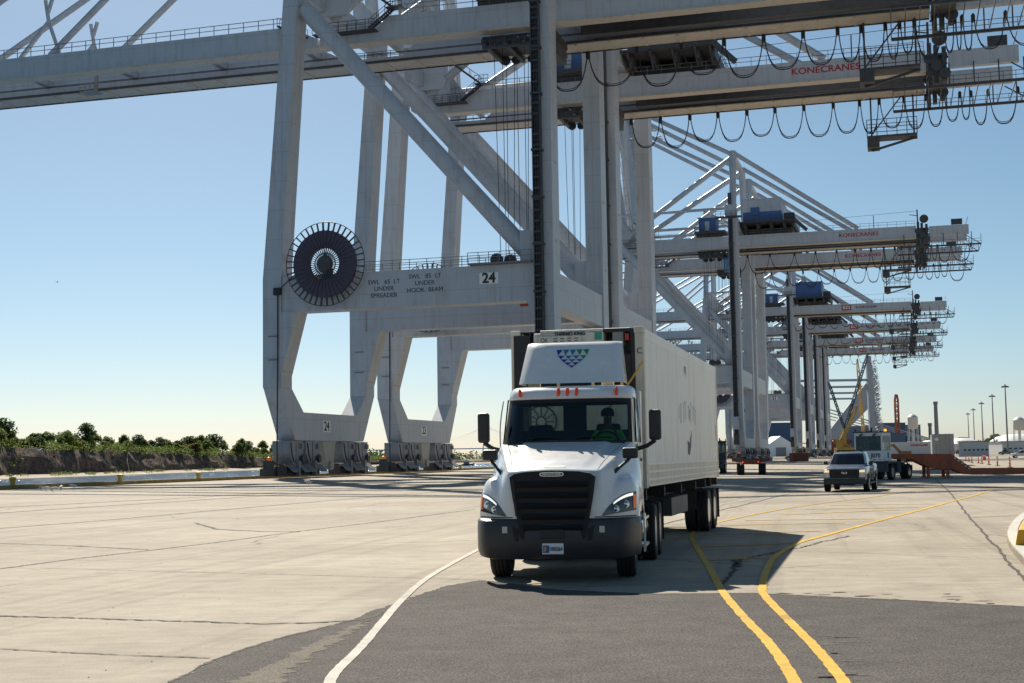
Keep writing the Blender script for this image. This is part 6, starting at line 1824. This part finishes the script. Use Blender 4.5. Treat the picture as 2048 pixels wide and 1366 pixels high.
def simple_crane(name, label, px, pytop, D, m, w, lean=0, body=True):
    b_ = Vector((far(px, D), D, 0)); c = thing(name, label, 'crane', b_)
    mb = MB(); mb.box(-2.6, -1.5, -3, 3, 0, 1.1); mb.box(1.5, 2.6, -3, 3, 0, 1.1); mb.build('crawler_tracks', M_BLACK, c)
    mb = MB(); mb.box(-2.4, 2.6, -2, 3.5, 1.2, 3.5); mb.box(-2.3, -.8, -2.3, -.5, 3.5, 4.8); mb.build('upper_works', m, c)
    mb = MB(); lattice(mb, (0, -1, 3), (lean, -1, hgt(px, pytop, D)), w, 16, .2); mb.build('lattice_boom', m, c); return c
simple_crane('lattice_crane', 'orange red lattice boom crane in front of the large blue grey building', 1795, 789, 420, M_OR, .95)
simple_crane('lattice_crane', 'thin yellow lattice boom crane between the blue jib and the tall far cranes', 1729, 718, 700, M_YCR, 1.0, -2.2)
q = Vector((far(1790, 260), 260, 0)); EX = thing('excavator', 'faded orange excavator behind the orange gooseneck trailer', 'excavator', q)
mb = MB(); mb.box(1.2, 3.8, -1.2, 1.2, 1.0, 2.6); mb.box(1.0, 1.8, -3, -1.4, 0, .9); mb.build('upper_works', mat('excavator_orange', (.42, .19, .06), .6, var=.15), EX)
mb = MB(); mb.box(.8, 4.2, -1.6, -1.0, 0, .95); mb.build('crawler_track', M_BLACK, EX); mb = MB(); mb.box(.8, 4.2, 1.0, 1.6, 0, .95); mb.build('crawler_track', M_BLACK, EX)
mb = MB(); mb.bar((1.4, 0, 2.2), (-.4, 0, 4.2), .5, .6); mb.bar((-.4, 0, 4.2), (-2.0, 0, 3.6), .45, .5); mb.build('boom_arm', mat('excavator_orange', (.42, .19, .06), .6, var=.15), EX); mb = MB(); mb.bar((-2.0, 0, 3.6), (-1.2, 0, 1.6), .35, .4); mb.build('dipper_arm', mat('excavator_orange', (.42, .19, .06), .6, var=.15), EX)

EX.scale = (.75, .75, .75)

# far row of cranes seen end on
M_FARC = mat('far_crane_haze_tone', (.34, .36, .40), .6)  # pale colour carries the fading of distance haze
Df = 1150.0; b_ = Vector((far(1747, Df), Df, 0)); vdir = Vector((b_.x, b_.y, 0)).normalized()
fc0 = None
for k in range(4):
    if fc0 is None:
        c = thing('far_gantry_crane', None, None); fc0 = c
        mb = MB(); mb.bar((0, 0, 0), (-1.5, 0, 82), 5, 5, w1=4, h1=4); mb.build('leg', M_FARC, c)
        rr = random.Random(4); mb = MB()
        for i in range(42):
            z = 12 + i * 1.6; x = 2.2; mb.bar((x, rr.uniform(-2, 2), z), (x + rr.uniform(2.0, 6.5) * (1 - i / 70), rr.uniform(-2, 2), z + rr.uniform(-2.0, 2.6)), .8, .5)
            mb.bar((x, 0, z), (x + rr.uniform(1, 4), 0, z), .35)
        mb.build('stair_platforms', M_FARC, c)
        mb = MB(); mb.bar((-2, 0, 62), (-62, 0, 62), 1.2, 2.0); mb.build('girder', M_FARC, c)
        mb = MB(); mb.bar((-3, 0, 58), (-46, 0, 5), 3.0, 4.2); mb.build('diagonal_brace', M_FARC, c)
        mb = MB(); mb.bar((-62, 0, 46), (58, 0, 9), .9, .9); mb.build('backstay', M_FARC, c)
        mb = MB(); mb.bar((-44, 0, 0), (-44, 0, 62), 3, 3); mb.build('leg', M_FARC, c)
    else: c = copy_tree(fc0)
    c.location = b_ + vdir * (k * 46) + Vector((k * 1.0, 0, 0)); c.scale = (1 + k * .02, 1, 1 - k * .055)
    tag(c, 'pale far away gantry crane in a row seen end on, with jagged stair platforms', 'gantry crane', 'far row of cranes seen end on')

# ------------------------------------------------------------------ skyline: buildings, stacks, tanks, masts
M_BGB = mat('cladding_blue_grey', (.13, .17, .23), .6, var=.08, vscale=.05); M_BGB2 = mat('cladding_dark_blue', (.06, .10, .18), .6, var=.08, vscale=.05); M_WIN = mat('dark_panes', (.03, .04, .05), .3); M_BWH = mat('pale_cladding', (.55, .56, .56), .6, var=.05, vscale=.2)
def block(name, label, cat, px0, px1, pytop, D, depth, wallm, roofm, rows=2, cols=8, slope=0.0):
    x0, x1 = far(px0, D), far(px1, D); h = hgt((px0 + px1) / 2, pytop, D); c = thing(name, label, cat, ((x0 + x1) / 2, D, 0), 0); hw = (x1 - x0) / 2
    mb = MB(); mb.box(-hw, hw, 0, depth, 0, h); w_ = mb.build('wall', wallm, c)
    mb = MB(); mb.prism([(-hw - .3, -.3, h + .005), (-hw - .3, depth + .3, h + .005), (-hw - .3, depth + .3, h + .3), (-hw - .3, depth / 2, h + .35 + slope), (-hw - .3, -.3, h + .3)], (2 * hw + .6, 0, 0)); mb.build('roof', roofm, c)
    for r_ in range(rows):
        for k in range(cols):
            x = -hw + (k + .5) * 2 * hw / cols; z = h * (r_ + .55) / (rows + .2); ww = hw / cols * .55
            mb = MB(); mb.box(x - ww, x + ww, -.05, -.004, z - h * .06, z + h * .06); mb.build('window', M_WIN, c)
    return c
block('industrial_building', 'wide pale blue grey industrial building behind the tall far cranes', 'building', 1662, 1802, 852, 1300, 60, M_BGB, M_BGB, 1, 9)
block('industrial_building', 'tall dark blue grey industrial block behind the water tower', 'building', 1768, 1813, 846, 1260, 50, M_BGB2, M_BGB2, 2, 5)
block('industrial_building', 'narrow blue grey block right behind the white water tower', 'building', 1814, 1843, 850, 1270, 50, M_BGB, M_BGB, 2, 3)
block('warehouse', 'blue warehouse seen between the distant crane legs', 'building', 1528, 1590, 846, 1150, 60, M_BGB2, M_BGB, 1, 5)
block('warehouse', 'low white office trailer behind the parked cars', 'building', 1926, 1978, 884, 420, 4, M_BWH, M_GREY, 1, 6)
block('warehouse', 'long low white shed behind the yard at the right edge', 'building', 2005, 2090, 884, 620, 20, M_BWH, M_GREY, 1, 8)
block('warehouse', 'dark blue shed behind the cab of the white terminal tractor', 'building', 1762, 1812, 868, 360, 14, M_BGB2, M_BGB2, 1, 4)
block('warehouse', 'low white shed behind the grey box trailer', 'building', 1782, 1885, 893, 480, 15, M_BWH, M_GREY, 1, 10)
block('warehouse', 'low rusty roofed shed behind the yellow crawler crane', 'building', 1655, 1700, 880, 900, 25, M_RUST, M_RUST, 1, 4)
def gable_tent(px, py, D, label):
    c = thing('storage_tent', label, 'tent', (far(px, D), D, 0)); h = hgt(px, py, D)
    mb = MB(); mb.prism([(-9, 0, 0), (9, 0, 0), (9, 0, h * .5), (0, 0, h), (-9, 0, h * .5)], (0, 30, 0)); mb.build('canopy', M_SIGNW, c); mb = MB(); mb.box(-3, 3, -.05, -.004, 0, h * .45); mb.build('door', M_GREY, c)
gable_tent(1562, 872, 800, 'white pointed storage tent between the distant crane legs')
def dome(px, py, D, rad, label):
    c = thing('storage_dome', label, 'storage tank', (far(px, D), D, 0)); h = hgt(px, py, D)
    mb = MB(); mb.lathe([(rad, 0), (rad, h * .62)], (0, 0, 0), (0, 0, 1), 28); mb.build('wall', M_BWH, c, smooth=40)
    mb = MB(); mb.lathe([(rad + .1, h * .625), (rad * .75, h * .85), (rad * .4, h * .97), (0, h)], (0, 0, 0), (0, 0, 1), 28); mb.build('roof', M_SIGNW, c, smooth=60)
dome(1926, 876, 900, 11, 'low white domed storage tank left of the light masts'); dome(2032, 868, 900, 16, 'wide white domed storage tank at the right edge'); dome(1862, 880, 1000, 9, 'small white domed tank right of the water tower')
def water_tower(px, ptop, D, label, rad):
    h = hgt(px, ptop, D); c = thing('water_tower', label, 'water tower', (far(px, D), D, 0))
    mb = MB(); zb_ = h * .67; mb.lathe([(0, zb_ - 1.5), (rad * .8, zb_ - .9), (rad, zb_ + .4), (rad, h - 2), (rad * .75, h - 1.2), (rad * .35, h - .2), (0, h)], (0, 0, 0), (0, 0, 1), 24); mb.build('tank', mat('tower_white', (.55, .53, .5), .5, var=.06, vscale=.3), c, smooth=45)
    for k in range(6):
        a = k * math.pi / 3; mb = MB(); mb.tube([(rad * 1.15 * math.cos(a), rad * 1.15 * math.sin(a), 0), (rad * .95 * math.cos(a), rad * .95 * math.sin(a), zb_ + 2)], .2, 8); mb.build('leg', M_BWH, c)
    mb = MB(); mb.tube([(0, 0, 0), (0, 0, zb_)], .4, 10); mb.build('riser', M_BWH, c); mb = MB(); mb.lathe([(rad * 1.18, zb_ * .45), (rad * 1.18, zb_ * .45 + .5), (rad * 1.08, zb_ * .45 + .5), (rad * 1.08, zb_ * .45)], (0, 0, 0), (0, 0, 1), 20, True); mb.build('ring_brace', M_BWH, c)
water_tower(1828, 828, 900, 'white water tower on legs in front of the blue grey buildings', 3.3); water_tower(2041, 833, 800, 'white water tower at the far right edge of the picture', 3.4)
def stack(px, ptop, D, r0, label):
    h = hgt(px, ptop, D); c = thing('smokestack', label, 'chimney', (far(px, D), D, 0))
    mb = MB(); mb.lathe([(r0 * 1.25, 0), (r0, h - 3)], (0, 0, 0), (0, 0, 1), 20); mb.build('shaft', mat('stack_concrete', (.24, .25, .27), .8, var=.1, vscale=.1), c, smooth=40); mb = MB(); mb.lathe([(r0 * 1.25, h - 3), (r0 * 1.25, h), (r0 * .9, h), (r0 * .9, h - 3)], (0, 0, 0), (0, 0, 1), 20, True); mb.build('collar', M_GREY, c)
stack(1875, 803, 1350, 1.75, 'tall grey smokestack rising above the trees'); stack(1862, 846, 1300, 1.5, 'short dark smokestack beside the tall one')
M_POLE = mat('mast_steel', (.20, .21, .23), .5, metal=.3)
lm = [(2015, 768, 'tallest and nearest of the high light masts, at the right'), (1988, 788, 'high light mast, second from the right'), (1966, 803, 'middle of the five high light masts'), (1949, 816, 'high light mast, second from the left'), (1938, 825, 'smallest and farthest of the high light masts')]
for px, pt, lb in lm:
    # all masts are 30 m tall, so their distance follows
    k = hgt(px, pt, 1.0) - CAM_Z; D = (30 - CAM_Z) / k
    c = thing('light_mast', lb, 'light mast', (far(px, D, 880), D, 0), 0, 'high light masts of the yard')
    mb = MB(); mb.tube([(0, 0, 0), (0, 0, 29)], [.42, .22], 10); mb.build('pole', M_POLE, c, smooth=40)
    mb = MB(); mb.lathe([(1.1, 29.0), (1.25, 29.2), (.3, 29.4), (.2, 30)], (0, 0, 0), (0, 0, 1), 14); mb.build('head_ring', M_POLE, c)
    for a in range(6): mb = MB(); mb.box(1.3 * math.cos(a * 1.047) - .3, 1.3 * math.cos(a * 1.047) + .3, 1.3 * math.sin(a * 1.047) - .3, 1.3 * math.sin(a * 1.047) + .3, 28.5, 29); mb.build('floodlight', M_GREY, c)
# crane girder lying in the yard
q = Vector((far(1832, 330), 330, 0)); LG = thing('crane_girder_section', 'white crane girder section with red lettering lying in the yard', 'girder', q, R(-3))
mb = MB(); mb.box(-7.5, 6.5, 0, 1.4, .9, 4.1); mb.build('girder_body', mat('girder_white', (.52, .53, .55), .45, var=.05), LG)
text('KONECRANES', .62, (.8, -.02, 3.3), (1, 0, 0), (0, 0, 1), 'girder_lettering', M_REDINK, LG, depth=.01, bold=.03)
for x in (-5, 4): mb = MB(); mb.box(x - .5, x + .5, -.3, 1.7, 0, .895); mb.build('support_block', M_DARK, LG)
# loader and other yard machine
q = g(1939, 913); WL = thing('wheel_loader', 'dark wheel loader parked in front of the white office trailer', 'loader', (q.x, q.y, 0), R(20))
mb = MB(); mb.box(-1.2, 1.2, 1.5, 4.2, 1.0, 2.2); mb.build('engine_housing', M_DARK, WL, bevel=.1); mb = MB(); mb.box(-.8, .8, .5, 1.9, 1.4, 3.3); mb.build('cab', M_BLACK, WL, bevel=.08); mb = MB(); mb.box(-1.5, 1.5, -1.6, -.6, .3, 1.4); mb.bar((0, .6, 1.4), (0, -.8, 1.0), .5); mb.build('bucket', M_DARK, WL)
for s in (-1, 1):
    for y in (.1, 2.9): add_wheel(WL, s * 1.05, y, .75, .75, .5, s)

# ------------------------------------------------------------------ trees behind the yard, bridge, boat
rr = random.Random(77)
rl = ['dark green tree on the skyline behind the yard', 'olive tree on the skyline behind the yard']
for i in range(26):
    px = 1838 + i * 8.6 + rr.uniform(-3, 3); D = rr.uniform(1000, 1250)
    if 1868 < px < 1874: continue
    o = copy_tree(protos[rr.choice((0, 1, 1, 4, 3))]); sc = rr.uniform(.75, 1.25) * (1.6 if 1845 < px < 1862 else 1)
    o.location = (far(px, D), D, 0); o.scale = (sc * 1.5, sc * 1.5, sc); o.rotation_euler[2] = rr.uniform(0, 6)
    tag(o, rl[i % 2] if False else 'green tree in the row on the skyline behind the yard', 'tree', 'trees on the skyline behind the yard')
mb = MB(); cl = []
for i in range(300):
    px = rr.uniform(1480, 2200); D = rr.uniform(1280, 1700); r_ = rr.uniform(3, 6)
    cl.append(((far(px, D), D, r_ * rr.uniform(.5, 1.0)), (r_ * 2, r_ * 1.6, r_)))
leaves(mb, cl, 30, 1.6, rr)
tag(mb.build('distant_wood', LEAF[0], norm=False), kind='stuff')
Db = 3000.0; BRG = thing('suspension_bridge', 'faint far away cable stayed bridge crossing the river', 'bridge', (far(972, Db), Db, 0))
zd = hgt(960, 896, Db); M_BRP = mat('bridge_haze_tone', (.62, .64, .66), .6)  # bridge colour paled to stand in for haze
mb = MB(); mb.box(-520, 700, -6, 6, zd - 2.2, zd); mb.build('deck', M_BRP, BRG)
mb = MB(); mb.bar((-8, 0, 0), (0, 0, zd + 62), 2.5); mb.bar((8, 0, 0), (0, 0, zd + 62), 2.5); mb.build('pylon', M_BRP, BRG)
for k in range(1, 9):
    for s in (-1, 1): mb = MB(); mb.bar((0, 0, zd + 60 - k * 2), (s * k * 17, 0, zd), .14); mb.build('stay_cable', M_BRP, BRG)
for x in (-330, -230, -120, 120, 240): mb = MB(); mb.box(x - 2, x + 2, -5, 5, WATER_Z - 1, zd - 2.205); mb.build('pier', M_FARC, BRG)
q = g(934, 931, WATER_Z); BO = thing('work_boat', 'small dark work boat on the river left of the truck mirrors', 'boat', (q.x, q.y, WATER_Z), R(30))
mb = MB(); mb.prism([(-6, -1.8, -.3), (4, -1.8, -.3), (6.5, -.2, .9), (6.5, .2, .9), (4, 1.8, -.3), (-6, 1.8, -.3)], (0, 0, 1.5)); mb.build('hull', M_DARK, BO, bevel=.1); mb = MB(); mb.box(-2.5, 1.5, -1.2, 1.2, 1.2, 3.2); mb.build('cabin', M_GREY, BO, bevel=.1); mb = MB(); mb.bar((-.5, 0, 3.2), (-.5, 0, 5.5), .15); mb.build('mast', M_DARK, BO)
